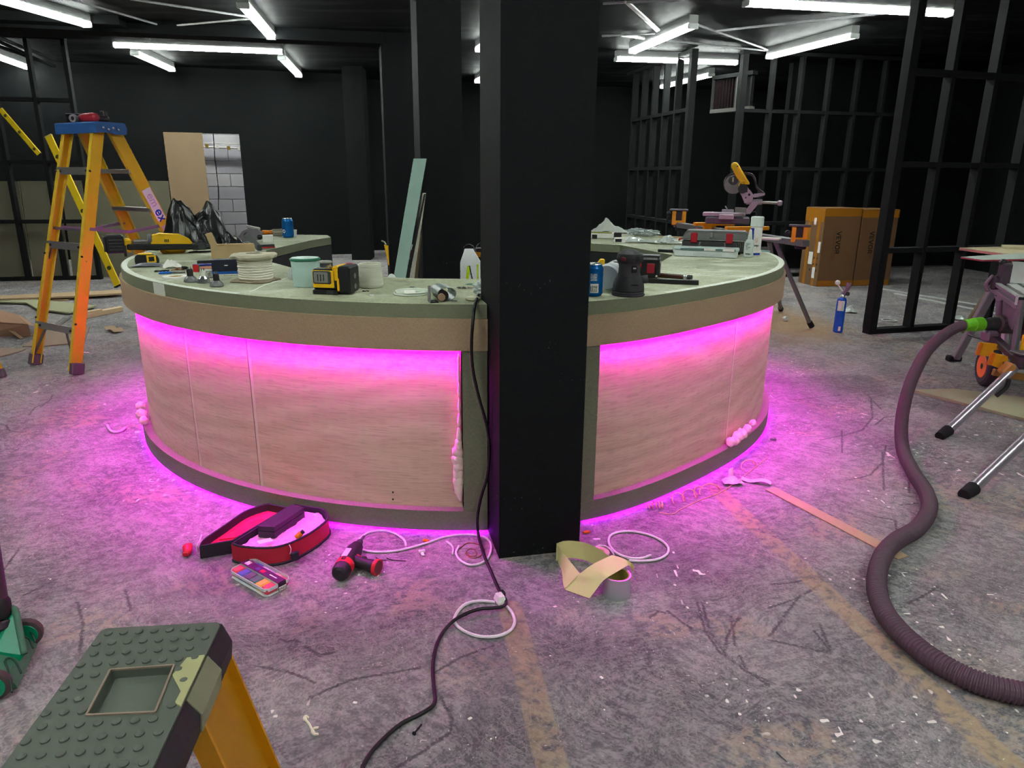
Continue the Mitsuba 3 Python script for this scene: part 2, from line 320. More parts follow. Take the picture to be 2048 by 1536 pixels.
m('conduit_grey', (150, 150, 152), .4); m('conduit_white', (225, 225, 222), .4)
conduit((130, -5), (335, 55), 'grey conduit slanting down from the top left edge to the right')
conduit((260, -2), (500, 34), 'grey conduit running to the upper end of the batten at the top edge')
conduit((207, 64), (505, 37), 'thin white conduit above the long crosswise batten', .010, mt='conduit_white')
conduit((290, 66), (520, 77), 'broad dim conduit just over the long crosswise batten', .018)
conduit((1206, 7), (1360, -1), 'conduit at the top edge just right of the front column', .012)
conduit((1251, 4), (1314, 62), 'left one of the pair of white tubes right of the front column', .013, mt='conduit_white')
conduit((1257, 4), (1318, 60), 'right one of the pair of white tubes right of the front column', .013, mt='conduit_white')
conduit((1204, 72), (1318, 66), 'conduit behind the pair of white tubes, right of the front column', .012)
conduit((1243, 70), (1290, 76), 'short white tube left of the bright slanting batten', .02, mt='conduit_white')
conduit((1325, 80), (1540, 102), 'conduit leading right from the bright slanting batten', .012)
conduit((1396, 50), (1542, 102), 'conduit slanting down from the end of the bright slanting batten', .013)
conduit((1432, 62), (1818, 21), 'long conduit rising to the right, toward the right frame post', .013)
m('black_pipe', (34, 36, 36), .3)
for i, (a, b) in enumerate([((0, 84), (52, 108)), ((0, 76), (55, 98)), ((-4, 92), (52, 112))]):
    A, B = at(*a, z=2.8), at(*b, z=2.8); one('ceiling_pipe', f'{("middle", "upper", "lower")[i]} one of three dark glossy pipes over the left stud frame', 'pipe', rod(A - (B - A) * .3, B + (B - A) * 1.2, .02, 10), 'black_pipe')
# ------------------------------------------------------------------ the ring-shaped bar counter
CC = np.array([-.28, 4.4])
_o = [(237, 522), (239, 530), (249, 541), (269, 551), (293, 559.6), (322, 567), (366, 575), (420, 582), (512, 593), (640, 600), (762, 605), (877, 609), (977, 611.5), (1180, 604), (1274, 591.5), (1399, 576.5), (1472, 564), (1531, 550), (1560, 539.5), (1566, 530), (1561, 520)]
_fo = [(662, 1055), (820, 1063), (979, 1068), (1160, 1050), (1274, 1020), (1349, 1003)]
_p = [at(u, v, z=TOP)[:2] for u, v in _o]
th_m = np.array([math.atan2(p[1] - CC[1], p[0] - CC[0]) for p in _p]); r_m = np.array([np.hypot(*(p - CC)) for p in _p])
_k = np.concatenate([[-math.pi - .9, -math.pi - .45, -math.pi + .12], th_m, [.1, .5, .85, 1.2]]); _r = np.concatenate([[1.95, 1.93, 1.88], r_m, [1.9, 1.92, 1.96, 1.98]])
def outer(th):
    from scipy.interpolate import UnivariateSpline
    s = UnivariateSpline(_k, _r, k=3, s=.0035); return s(th)
TH0, TH1 = -math.pi - .62, 1.02
_ths = np.linspace(TH0, TH1, 140); _rs = outer(_ths)
OUT = [tuple(CC + r * np.array([math.cos(t), math.sin(t)])) for t, r in zip(_ths, _rs)]
INN = [(.30, 5.2), (.53, 4.985), (.725, 4.89), (.95, 4.27), (.62, 3.42), (.28, 3.20), (-.114, 3.185), (-.416, 3.184), (-.747, 3.264), (-1.085, 3.519), (-1.272, 3.76), (-1.494, 4.343), (-1.42, 5.043), (-1.345, 5.33)]
RING = Polygon(OUT + [(.50, 6.1)] + INN + [(-1.42, 5.52)])
DISC = Polygon(OUT + [(.50, 6.1), (.3, 5.2), tuple(CC), (-1.345, 5.33), (-1.42, 5.52)]).buffer(0)
CUT = COL1.buffer(.004)
def sector(a, b):
    t = np.linspace(a, b, 24); return Polygon([tuple(CC)] + [tuple(CC + 3 * np.array([math.cos(q), math.sin(q)])) for q in t])
def band(o, i, a=TH0, b=TH1): return DISC.buffer(o).difference(DISC.buffer(i)).intersection(sector(a, b)).difference(CUT).difference(Point(*CC).buffer(1.5))
def ang(u, v, z): p = at(u, v, z=z)[:2] - CC; return math.atan2(p[1], p[0])
def mdf_fn(base, hi):
    def fn(p, n, uv):
        g = fbm(p.x * 300, p.y * 300, p.z * 300, 2); c = mix(lin(base), lin(hi), smoothstep(.3, .7, g) * .6 + .4 * fbm(p.x * 3, p.y * 3, p.z * 3, 3))
        return c
    return fn
def worktop_fn(p, n, uv):
    ed = mix(lin((112, 116, 92)), lin((126, 130, 106)), fbm(p.x * 260, p.y * 260, p.z * 260, 2))
    c = mix(lin((140, 146, 118)), lin((176, 180, 154)), .35 * smoothstep(.3, .7, fbm(p.x * 120, p.y * 120, 1, 2)) + .65 * smoothstep(.3, .7, fbm(p.x * 2.2, p.y * 3.5, 4, 4)))
    c = mix(c, lin((196, 200, 182)), smoothstep(.55, .75, fbm(p.x * 4 + 7, p.y * 9, 2, 4)) * .55)
    c = mix(c, lin((120, 120, 98)), smoothstep(.62, .8, fbm(p.x * 9, p.y * 9, 3, 3)) * .5)
    return mix(ed, c, smoothstep(.3, .6, n.z))   # cut edges of the board are darker than its sanded face
m('green_mdf_top', proc(worktop_fn), .7, spec=.2); m('green_mdf', proc(mdf_fn((106, 109, 88), (124, 127, 104))), .75, spec=.2)
m('brown_mdf', proc(mdf_fn((154, 132, 104), (170, 148, 119))), .75, spec=.2); m('filler', (205, 210, 196), .8)
def ply_fn(p, n, uv):
    th = dr.atan2(p.y - 4.4, p.x + .28); u = th * 1.9; z = p.z
    wv = fbm(u * 1.3 + 5, z * 2.5, 3, 3) ; q = z * 16 + wv * 7.
    ring = .5 + .5 * dr.sin(q * 3.2 + 2. * fbm(u * 2, z * 9, 1, 2))
    fib = fbm(u * 7, z * 190, 8, 3); pore = smoothstep(.6, .8, noise(u * 24, z * 420, 2))
    c = mix(lin((190, 165, 138)), lin((212, 190, 164)), ring * .4 + .6 * fib)
    return mix(c, lin((126, 98, 78)), pore * .2)
m('plywood', proc(ply_fn), .6, spec=.3)
ct = thing('bar_counter', 'large curved bar counter with green worktop and plywood front lit by magenta strips', 'bar counter')
part(ct, 'worktop', ext(RING.difference(CUT), .052, TOP - .052), 'green_mdf_top', 30)
JL, JR = ang(345, 571, TOP), None
part(ct, 'fascia', ext(band(.012, -.012), .118, .737), 'brown_mdf', 30, label='bare brown board under the worktop edge')
ANG_L2, ANG_L3 = ang(376, 978, 0), ang(497, 1026, 0); A_PL, A_PR = ang(927, 1064, 0), ang(1190, 1044, 0); ANG_R1, ANG_R2 = ang(1330, 1006, 0), ang(1489, 935, 0)
cuts = [TH0 + .02, ANG_L2, ANG_L3, A_PL]
for i in range(3): part(ct, 'front_panel', ext(band(-.034, -.044, cuts[i] + .0012, cuts[i + 1] - .0012), .66, .088), 'plywood', 30)
cuts = [A_PR, ANG_R2, TH1 - .02]
for i in range(2): part(ct, 'front_panel', ext(band(-.034, -.044, cuts[i] + .0012, cuts[i + 1] - .0012), .66, .088), 'plywood', 30)
m('joint_filler', (206, 190, 168), .8)
for a_ in (ANG_L2, ANG_L3, ANG_R2): part(ct, 'joint_filler', ext(band(-.0336, -.0345, a_ + .0014, a_ + .009), .655, .09), 'joint_filler', 30)
part(ct, 'plinth', ext(band(.004, -.06), .083, .009), 'green_mdf', 30)
part(ct, 'corner_post', ext(band(.002, -.05, A_PL + .0012, ang(1040, 1060, 0)), .646, .0915), 'green_mdf', 30)
part(ct, 'corner_post', ext(band(.002, -.05, ang(1110, 1060, 0), A_PR - .0012), .646, .0915), 'green_mdf', 30)
innr = Polygon(INN + [INN[-1]]).buffer(0) if False else LineString(INN).buffer(.012, single_sided=False, cap_style=2, join_style=2).intersection(RING).difference(CUT)
part(ct, 'inner_wall', ext(innr, TOP - .056, 0), m('inner_black', (30, 31, 33), .6), 30)
core = RING.buffer(-.05).difference(CUT.buffer(.01))
part(ct, 'carcass', ext(core, .74, .06), m('carcass', (70, 62, 50), .8), 30)
# LED strips: ribbons that face down, behind the fascia and under the plinth
def ribbon(off_a, off_b, z, a, b, n):
    A, B = [], []
    ea = LineString(DISC.buffer(off_a).exterior.coords); eb = LineString(DISC.buffer(off_b).exterior.coords)
    V = []
    for t in np.linspace(a, b, n):
        d = np.array([math.cos(t), math.sin(t)]); ray_ = LineString([tuple(CC + d * .8), tuple(CC + d * 3)])
        for e in (ea, eb):
            g = ray_.intersection(e); g = [g] if g.geom_type == 'Point' else list(g.geoms); V.append((g[0].x, g[0].y, z))
    f = []
    for i in range(n - 1): a0 = 2 * i; f += [[a0, a0 + 2, a0 + 1], [a0 + 1, a0 + 2, a0 + 3]]
    q = trimesh.Trimesh(np.array(V), f, process=False)
    if q.face_normals[0][2] > 0: q.invert()
    return q
m('led', (230, 200, 230), .5)
for a, b in ((TH0 + .05, A_PL - .004), (A_PR + .004, TH1 - .05)):
    part(ct, 'upper_led_strip', ribbon(-.0145, -.0275, .752, a, b, 60), 'led', False, emit=[L_UPPER * c for c in C_UPPER], weight=8)
for a, b in ((TH0 + .05, ang(975, 1060, 0)), (ang(1170, 1050, 0), TH1 - .05)):
    part(ct, 'lower_led_strip', ribbon(.002, -.006, .0086, a, b, 60), 'led', False, emit=[L_LOWER * c for c in C_LOWER], weight=5)
# filler lines over the joints of the worktop
def filler(pts, w, h=.0012):
    P = LineString([at(u, v, z=TOP)[:2] for u, v in pts]).buffer(w, cap_style=2).intersection(RING.buffer(-.003)); part(ct, 'filler_line', ext(P, h, TOP), 'filler', False)
filler([(300, 569), (345, 560), (420, 545)][:2], .006)
filler([(498, 585), (530, 570), (575, 556)], .004); filler([(1190, 535), (1300, 540), (1420, 549), (1520, 556)], .006); filler([(1320, 530), (1392, 536)], .004)
edge = DISC.buffer(-.004).difference(DISC.buffer(-.030)).intersection(RING)
part(ct, 'filler_line', ext(edge.intersection(sector(TH0 + .3, ANG_L3)).difference(CUT), .0012, TOP), 'filler', False)
part(ct, 'filler_line', ext(edge.intersection(sector(ang(1330, 585, TOP), TH1 - .3)).difference(CUT), .0012, TOP), 'filler', False)
p0 = ang(318, 566, TOP); part(ct, 'filler_patch', ext(DISC.buffer(.0008).difference(DISC.buffer(-.01)).intersection(sector(p0 - .03, p0 + .025)), .05, TOP - .051), 'filler', 30)
# expanding foam squeezed out of the joints, screw holes
m('foam', (226, 205, 190), .8)
def foam(pts, rr, seed):
    L = []
    for i, (u, v, z, yy) in enumerate(pts):
        q = at(u, v, y=yy) if yy else at(u, v, z=z); L.append(mv(blob(rr[i], rr[i] * .9, rr[i] * 1.1, seed + i, .3, 2.2, 2), *q))
    part(ct, 'foam', cat(L), 'foam', True)
rp = CC + np.array([math.cos(A_PL - .004), math.sin(A_PL - .004)]) * float(outer(A_PL) - .018)
foam_z = [(.70, .006), (.64, .007), (.58, .006), (.52, .006), (.46, .008), (.40, .010), (.36, .014), (.33, .022), (.30, .024), (.27, .020), (.24, .021), (.21, .022), (.18, .019), (.155, .013)]
part(ct, 'foam', cat([mv(blob(r_, .014, .03, i, .35, 2.5, 2), rp[0] - r_ * .5, rp[1], z_) for i, (z_, r_) in enumerate(foam_z)]), 'foam', True)
def foam_at(pts, seed, rad):
    L = []
    for i, (u, v) in enumerate(pts):
        t = ang(u, v + 55, 0); rr = float(outer(t)) + .004; d = np.array([math.cos(t), math.sin(t)])
        best = min((abs((pr := ROT.T @ (np.array([*(CC + d * rr), z]) - O))[1] / pr[2] * F_PX - (768 - v)), z) for z in np.linspace(.05, .6, 80))[1]
        part(ct, 'foam', mv(blob(rad[i], rad[i], rad[i] * 1.1, seed + i, .35, 2.5, 2), CC[0] + d[0] * rr, CC[1] + d[1] * rr, best), 'foam', True)
foam_at([(1493, 884), (1502, 874), (1508, 880), (1512, 868), (1519, 858), (1524, 848)], 40, [.022, .026, .02, .026, .02, .018])
foam_at([(286, 812), (284, 828), (286, 842)], 60, [.024, .026, .02])
for u, v in ((786, 984), (786, 998)):
    p = at(u, v, y=2.575); part(ct, 'screw_hole', mv(cyl(.0035, .004, 8), *p, rx=90), 'dark')

# ------------------------------------------------------------------ stud frames
def stud_frame(label, p, q, rails, stud_s, z1=CEIL - .02, w=.045, d=.09, ends=()):
    p, q = np.array(p[:2], float), np.array(q[:2], float); L = np.linalg.norm(q - p); e = (q - p) / L
    t = thing('stud_frame', label, 'stud wall frame'); e3 = np.array([*e, 0]); P0 = np.array([*p, 0.])
    part(t, 'bottom_plate', bar(P0 + [0, 0, .0225], P0 + e3 * L + [0, 0, .0225], d, .045, r=.002), 'stud_paint', False)
    part(t, 'top_plate', bar(P0 + [0, 0, z1 - .0225], P0 + e3 * L + [0, 0, z1 - .0225], d, .045, r=.002), 'stud_paint', False)
    S = sorted(stud_s)
    for s in S:
        ww = w * (1.75 if s in ends else 1); c = P0 + e3 * s
        part(t, 'stud', bar(c + [0, 0, .046], c + [0, 0, z1 - .046], ww, d, up=np.array([-e[1], e[0], 0]), r=.002), 'stud_paint', False)
    for i, z in enumerate(rails):
        for a, b in zip(S[:-1], S[1:]):
            wa = w * (1.75 if a in ends else 1) / 2; wb = w * (1.75 if b in ends else 1) / 2
            part(t, 'noggin', bar(P0 + e3 * (a + wa) + [0, 0, z], P0 + e3 * (b - wb) + [0, 0, z], d, .045, r=.002), 'stud_paint', False)
    return t
fc0 = at(1731, 667, z=0)[:2]; fcd = (at(1926, 655, z=0)[:2] - fc0); fcd /= np.linalg.norm(fcd)
sC = [0.035] + [float((at(u, v, z=0)[:2] - fc0) @ fcd) for u, v in ((1811, 661), (1890, 656))]; sC += [sC[2] + .45, sC[2] + .9, sC[2] + 1.35, sC[2] + 1.8]
stud_frame('near black stud frame at the right edge, in front of the cartons', fc0, fc0 + fcd * (sC[-1] + .05), (.745, 1.47, 2.2), sC, ends=(sC[0],))
A0 = np.array([2.31, 9.9]); A1 = A0 + E2[:2] * 2.35
stud_frame('black stud frame seen edge on, running away behind the far end of the counter', A0, A1, (.745, 1.47, 2.2), [.04, .44, .84, 1.24, 1.64, 2.04], ends=(.04,))
B0 = np.array([2.93, 10.0])
stud_frame('black stud frame facing the viewer behind the miter saw', B0, B0 + E1[:2] * 2.5, (.745, 1.47, 2.2), [.05, .47, .89, 1.31, 1.73, 2.15, 2.45], ends=(.05,))
struct('wall_side', bar((B0[0] + 1.0, B0[1] + .95, 1.47), np.array([B0[0] + 1.0, B0[1] + .95, 1.47]) + E1 * 3.5, .1, 2.9), 'black_paint', 'black wall close behind the right stud frames')
D0 = at(-70, 563, z=0)[:2]; D1 = at(205, 558, z=0)[:2]; LD = float(np.linalg.norm(D1 - D0)); dd = (D1 - D0) / LD
sD = [float((at(u, v, z=0)[:2] - D0) @ dd) for u, v in ((-16, 562), (57, 561), (131, 560), (198, 559))]
stud_frame('black stud frame on the left with pale boards stacked behind it', D0, D1, (.745, 1.47, 2.2), sD)
# ------------------------------------------------------------------ left side: tall ladder, levels, boards
m('ladder_yellow', (210, 162, 28), .5); m('ladder_yellow_lip', (204, 172, 50), .5); m('alu', (165, 162, 160), .35, .75); m('blue_cap', (44, 84, 138), .5); m('steel', (120, 118, 116), .4, .7)
def ladder():
    t = thing('step_ladder', 'tall yellow fibreglass step ladder with blue top, left of the counter', 'ladder')
    fl, fr = at(70, 730, z=0)[:2], at(153, 750, z=0)[:2]; e = (fr - fl) / np.linalg.norm(fr - fl); n = np.array([-e[1], e[0]])
    V = lambda p, z: np.array([*p, z])
    TL, TR = np.array([-3.13, 5.26]), np.array([-2.80, 5.07]); ZT = 1.63
    def channel(a, b, inward, depth, name):
        """U-shaped rail: web across, lips pointing inward"""
        d = (b - a) / np.linalg.norm(b - a); up = np.cross(d, inward); up /= np.linalg.norm(up)
        k = part(t, name, cat(bar(a, b, depth, .006, up=inward)), 'ladder_yellow')
        for s in (-1, 1):
            o = np.cross(inward, d) ; o = o / np.linalg.norm(o) * s * (depth / 2 - .003); part(k, 'lip', bar(a + o + inward * .016, b + o + inward * .016, .006, .032, up=inward), 'ladder_yellow_lip')
        return k
    e3, n3 = V(e, 0), V(n, 0)
    RL = channel(V(fl, .02), V(TL, ZT), e3, .062, 'rear_rail'); RR = channel(V(fr, .02), V(TR, ZT), -e3, .075, 'rear_rail')
    gl, gr = fl - e * .06 + n * 1.2, fr + e * .06 + n * 1.2; HL, HR = TL + n * .11, TR + n * .11
    FL = channel(V(gl, .02), V(HL, ZT), e3, .085, 'front_rail'); FR = channel(V(gr, .02), V(HR, ZT), -e3, .085, 'front_rail')
    lerp = lambda a, b, za, zb, z: V(a + (b - a) * (z - za) / (zb - za), z)
    for k, z in enumerate((.30, .86, 1.36)):
        A, B = lerp(fl, TL, .02, ZT, z), lerp(fr, TR, .02, ZT, z); br = part(t, 'rear_brace', bar(A - n3 * .026, B - n3 * .026, .008, .05, up=(0, 0, 1)), 'alu')
        for q in (.12, .88): part(br, 'rivet', mv(blob(.009, .009, .009, 0, 0, 1, 1), *(A + (B - A) * q - n3 * .031)), 'black_plastic')
        if k == 0:
            for s, (c, f0, T0) in enumerate(((A, fl, TL), (B, fr, TR))):
                part(t, 'diagonal_brace', bar(A + (B - A) * (.25, .72)[s] - n3 * .02, lerp(f0, T0, .02, ZT, .09) - n3 * .012 + e3 * (.012, -.012)[s], .018, .008, up=n3), 'steel')
        if k == 1:
            part(t, 'diagonal_brace', bar(A + (B - A) * .1 - n3 * .015, lerp(fl, TL, .02, ZT, z - .1), .014, .006, up=n3), 'steel'); part(t, 'diagonal_brace', bar(A + (B - A) * .9 - n3 * .015, lerp(fr, TR, .02, ZT, z - .1), .014, .006, up=n3), 'steel')
    for z in (.28, .55, .82, 1.09, 1.36):
        A, B = lerp(gl, HL, .02, ZT, z), lerp(gr, HR, .02, ZT, z); part(t, 'tread', bar(A - n3 * .01, B - n3 * .01, .085, .03, r=.004), 'alu', False)
    for a, b in ((fl, TL), (fr, TR), (gl, HL), (gr, HR)):
        u = (V(b, ZT) - V(a, .0)) / np.linalg.norm(V(b, ZT) - V(a, .0)); part(t, 'foot', bar(V(a, .0) + u * .004, V(a, 0) + u * .085, .085, .042, up=e3, r=.004), m('foot_grey', (92, 78, 88), .6), False)
    for a, b, c, d in ((fl, TL, gl, HL), (fr, TR, gr, HR)):
        A, C = lerp(a, b, .02, ZT, .98), lerp(c, d, .02, ZT, .98); M_ = (A + C) / 2 - [0, 0, .035]
        part(t, 'spreader', bar(A, M_, .006, .022, up=(0, 0, 1)), m('spreader_grey', (130, 110, 135), .4, .6)); part(t, 'spreader', bar(M_, C, .006, .022, up=(0, 0, 1)), 'spreader_grey')
    part(t, 'tie_bar', bar(lerp(fl, TL, .02, ZT, .97), lerp(fr, TR, .02, ZT, .97), .006, .018), 'spreader_grey')
    c = V((TL + TR + HL + HR) / 4, 0); rz = math.degrees(math.atan2(e[1], e[0])); w = np.linalg.norm(TR - TL) + .10
    cap = cat(bx(w, .21, .045, .008), mv(bx(w, .012, .04), 0, -.10, -.03), mv(side([(-.105, .02), (.105, .02), (.115, -.02), (.105, -.055), (.03, -.055), (-.02, -.045), (-.105, -.045)], .012), rz=90, x=w / 2 - .006), mv(side([(-.105, .02), (.105, .02), (.115, -.02), (.105, -.055), (.03, -.055), (-.02, -.045), (-.105, -.045)], .012), rz=90, x=-w / 2 + .006))
    cap.apply_transform(mat4((c[0], c[1], ZT + .025), rz=rz)); part(t, 'top_cap', cap, 'blue_cap', False)
    for i in range(4): part(t, 'bolt', mv(blob(.008, .008, .008, 0, 0, 1, 1), *(V(TR, ZT + .01 - .01 * (i % 2)) + e3 * .056 + n3 * (.0 + .035 * i))), 'alu')
    # stickers on the right front rail
    A, B = V(gr, .02), V(HR, ZT); d = (B - A) / np.linalg.norm(B - A); out = e3 * .004
    wdir = np.cross(d, e3); wdir /= np.linalg.norm(wdir)
    def sticker(z0, z1, mt, wd=.07, nm='sticker', o=.004):
        a, b = lerp(gr, HR, .02, ZT, z0), lerp(gr, HR, .02, ZT, z1); return part(t, nm, bar(a + e3 * o, b + e3 * o, wd, .0012, up=e3, r=.0005), mt, False)
    s1 = sticker(1.02, 1.24, m('sticker_pale', (226, 200, 220), .5)); sticker(.86, .98, m('sticker_pink', (216, 150, 180), .5), .06)
    MM = np.eye(4); MM[:3, 0] = -d; MM[:3, 2] = e3; MM[:3, 1] = np.cross(e3, -d)
    for s_, z, mt, h in (('ex', 1.05, m('print_blue', (20, 50, 160), .5), .06), ('em', 1.16, m('print_pinkish', (200, 150, 190), .5), .05)):
        q = txt(s_, h); MM[:3, 3] = lerp(gr, HR, .02, ZT, z) + e3 * .005; q.apply_transform(MM); part(s1, 'print', q, mt, False)
    for z in (.35, .8, 1.36):
        for a, b in ((fl, TL), (fr, TR)): part(t, 'bolt', mv(blob(.008, .008, .008, 0, 0, 1, 1), *(lerp(a, b, .02, ZT, z) - n3 * .034)), 'black_plastic')
    return c, e3, n3, ZT + .048
LC, Le, Ln, LZ = ladder()
def on_cap(a, b, rz=0): p = LC + Le * a + Ln * b; return mat4((p[0], p[1], LZ), rz=math.degrees(math.atan2(Le[1], Le[0])) + rz)
m('tool_red', (150, 40, 50), .45); m('tool_dark', (44, 38, 42), .5); m('tool_grey', (108, 104, 108), .5)
t = thing('cordless_driver', 'dark and red cordless driver lying on the blue top of the tall ladder', 'power tool', on_cap(.045, -.01))
part(t, 'body', mv(lathe([(0, -.10), (.022, -.10), (.03, -.07), (.032, .02), (.026, .06), (.014, .07), (0, .07)], 18), z=.034, ry=90), 'tool_red'); part(t, 'collar', mv(cyl(.022, .03, 16), x=-.125, z=.034, ry=90), 'tool_grey')
part(t, 'handle', mv(bx(.045, .10, .035, .01), .02, .06, .03), 'tool_dark'); part(t, 'battery', mv(bx(.05, .03, .04, .006), .02, .08, .062), 'tool_dark')
t = thing('metal_bracket', 'dark open metal bracket at the left end of the ladder top', 'bracket', on_cap(-.125, -.02, 10))
part(t, 'plate', mv(bx(.09, .006, .062), 0, .035, .031), 'tool_dark'); part(t, 'flange', mv(bx(.09, .07, .004), 0, 0, .062), 'tool_grey'); part(t, 'edge', mv(bx(.004, .07, .062), -.043, 0, .031), 'tool_dark')
t = thing('roll_of_wire', 'small grey roll next to the red driver on the ladder top', 'roll', on_cap(-.055, -.07)); part(t, 'wound_wire', mv(lathe([(.012, -.015), (.026, -.015), (.028, 0), (.026, .015), (.012, .015), (.012, -.015)], 16), z=.027, rx=90, rz=25), 'tool_grey'); part(t, 'core', mv(cyl(.012, .032, 12), z=.027, y=.016, rx=90), 'tool_dark')

m('level_yellow', (212, 180, 30), .45)
def level(a, b, w, label, upv):
    t = thing('spirit_level', label, 'spirit level'); a, b = np.array(a), np.array(b); d = b - a
    part(t, 'body', bar(a, b, .025, w, up=upv, r=.003), 'level_yellow', False)
    nrm = np.cross(d / np.linalg.norm(d), upv); nrm /= np.linalg.norm(nrm)
    if nrm[1] > 0: nrm = -nrm
    for q in (.12, .5, .86):
        c = a + d * q; disc = cyl(w * .3, .004, 14); R_ = np.eye(4); R_[:3, 2] = nrm; R_[:3, 0] = d / np.linalg.norm(d); R_[:3, 1] = np.cross(nrm, R_[:3, 0]); R_[:3, 3] = c + nrm * .0125; disc.apply_transform(R_); part(t, 'vial', disc, m('vial_dark', (70, 70, 40), .3), False)
    for q in (.0, 1.): part(t, 'end_cap', bar(a + d * (q - .004), a + d * (q + .004), .028, w + .004, up=upv, r=.002), 'black_plastic' if q == 0 else m('worn_cap', (200, 180, 110), .6), False)
yl = 9.0
b0 = at(236, 572, z=.02); t0 = at(97, 272, y=9.12)
vv = np.cross(t0 - b0, [0, -1., .2]); vv /= np.linalg.norm(vv); level(b0, t0, .085, 'long yellow spirit level leaning on the left stud frame behind the tall ladder', vv)
b1 = at(79, 309, y=9.1); t1 = at(1, 219, y=9.14); vv = np.cross(t1 - b1, [0, -1., .1]); vv /= np.linalg.norm(vv); level(b1, t1, .058, 'short yellow spirit level propped aslant on the left stud frame near the photo edge', vv)
# pale boards stacked behind the frame
m('plasterboard', (112, 110, 92), .8, spec=.2)
nD = np.array([-dd[1], dd[0]])
for i, (s0, s1, off, zt, lab) in enumerate([(-.3, sD[1] - .02, .16, 1.235, 'pale board leaning behind the left stud frame, leftmost in the photo'), (sD[1] + .0, sD[2] + .0, .14, 1.24, 'pale board leaning behind the middle bay of the left stud frame'), (sD[2] + .02, sD[3] + .92, .18, 1.25, 'wide pale board leaning behind the ladder, its right end free')]):
    a, b = D0 + dd * s0 + nD * off, D0 + dd * s1 + nD * off; lean = np.array([*nD, 0]) * .1
    q = trimesh.convex.convex_hull(np.array([[*p, z] + (lean * (z > 0) if False else np.array([*nD, 0]) * (k + (.1 if z > 0 else 0))) if False else np.array([p[0] + nD[0] * (k + (.1 if z > .1 else 0)), p[1] + nD[1] * (k + (.1 if z > .1 else 0)), z]) for p in (a, b) for k in (0, .0125) for z in (.002, zt)]))
    one('leaning_board', lab, 'board', q, 'plasterboard', smooth=False)
# bare panel leaning over the left half of the doorway
pa, pb = on_wall(326, 264, -.03), on_wall(404, 266, -.03); zt = pa[2]
one('door_panel', 'tall bare brown panel set against the left half of the doorway', 'panel', bar((*pa[:2], zt / 2), (*pb[:2], zt / 2), .018, zt, r=.002), m('panel_brown', (140, 118, 90), .7), smooth=False)
# things lying on the floor at the left
def slab(name, label, c, pts, th, mt, z0=.001, group=None, tilt=None):
    P = Polygon([at(u, v, z=z0 + th)[:2] for u, v in pts]).buffer(0); q = ext(P, th, z0)
    return one(name, label, c, q, mt, smooth=False)
m('offcut_green', (150, 152, 120), .8); m('offcut_brown', (164, 140, 108), .75); m('carton', (150, 116, 92), .8); m('pine', (204, 178, 140), .7); m('offcut_dusty', (140, 122, 106), .85)
slab('offcut_board', 'long thin board strip on the floor, reaching from the left edge to the counter', 'board', [(-40, 593), (160, 583), (244, 579.5), (244, 586), (150, 592), (-40, 599)], .018, 'offcut_brown', .0285)
slab('offcut_board', 'short brown strip under the long strip on the left floor', 'board', [(95, 597), (151, 592), (134, 600), (97, 600)], .012, 'offcut_brown', .001)
slab('offcut_board', 'wide green board lying flat on the left floor behind the ladder foot', 'board', [(-40, 596), (40, 596), (130, 604), (193, 611), (137, 625), (95, 620), (76, 618), (52, 605), (-40, 602)], .014, 'offcut_green', .013)
slab('offcut_board', 'dusty brown board under the ladder foot', 'board', [(45, 692), (95, 660), (180, 652), (168, 684), (82, 692)], .008, 'offcut_dusty', .001)
slab('offcut_board', 'dusty board at the left edge, nearest the viewer of the scraps', 'board', [(-40, 694), (52, 697), (40, 702), (-40, 724)], .008, 'offcut_dusty', .001)
def stick(name, label, c, a, b, w, h, mt, z=0., smooth=False): A, B = at(*a, z=z), at(*b, z=z); return one(name, label, c, bar(A + [0, 0, h / 2 + .001], B + [0, 0, h / 2 + .001], w, h, r=min(w, h) * .08), mt, smooth=smooth)
t = thing('timber_offcut', 'square pine offcut on the floor between ladder and counter, nails showing', 'timber')
A, B = at(150, 641, z=0), at(243, 622, z=0); part(t, 'batten', bar(A + [0, 0, .024], B + [0, 0, .024], .06, .045, r=.003), 'pine', False); part(t, 'upper_piece', bar(A + (B - A) * .05 + [0, 0, .055], A + (B - A) * .55 + [0, 0, .055], .05, .016, r=.002), 'pine', False)
for q in (.2, .32): part(t, 'nail', mv(cyl(.005, .012, 8), *(A + (B - A) * q + [0, -.03, .024]), rx=90), 'dark')
stick('metal_strip', 'bright metal strip slanting behind the ladder brace on the floor', 'metal strip', (88, 662), (125, 636), .03, .006, 'alu')
stick('metal_strip', 'dark metal strip slanting beside the bright one on the floor', 'metal strip', (112, 656), (152, 627), .03, .006, 'steel')
stick('white_stick', 'short white stick on the floor by the ladder foot', 'stick', (160, 706), (179, 707), .012, .008, m('white', (225, 222, 215), .6))
one('wood_flake', 'torn pale flake on the floor between ladder and counter', 'wood scrap', mv(sheet(.22, .09, 8, 5, lambda x, y: .012 + .01 * np.sin(x * 40) + 0 * y), *at(228, 660, z=.012), rz=-40), 'offcut_brown')
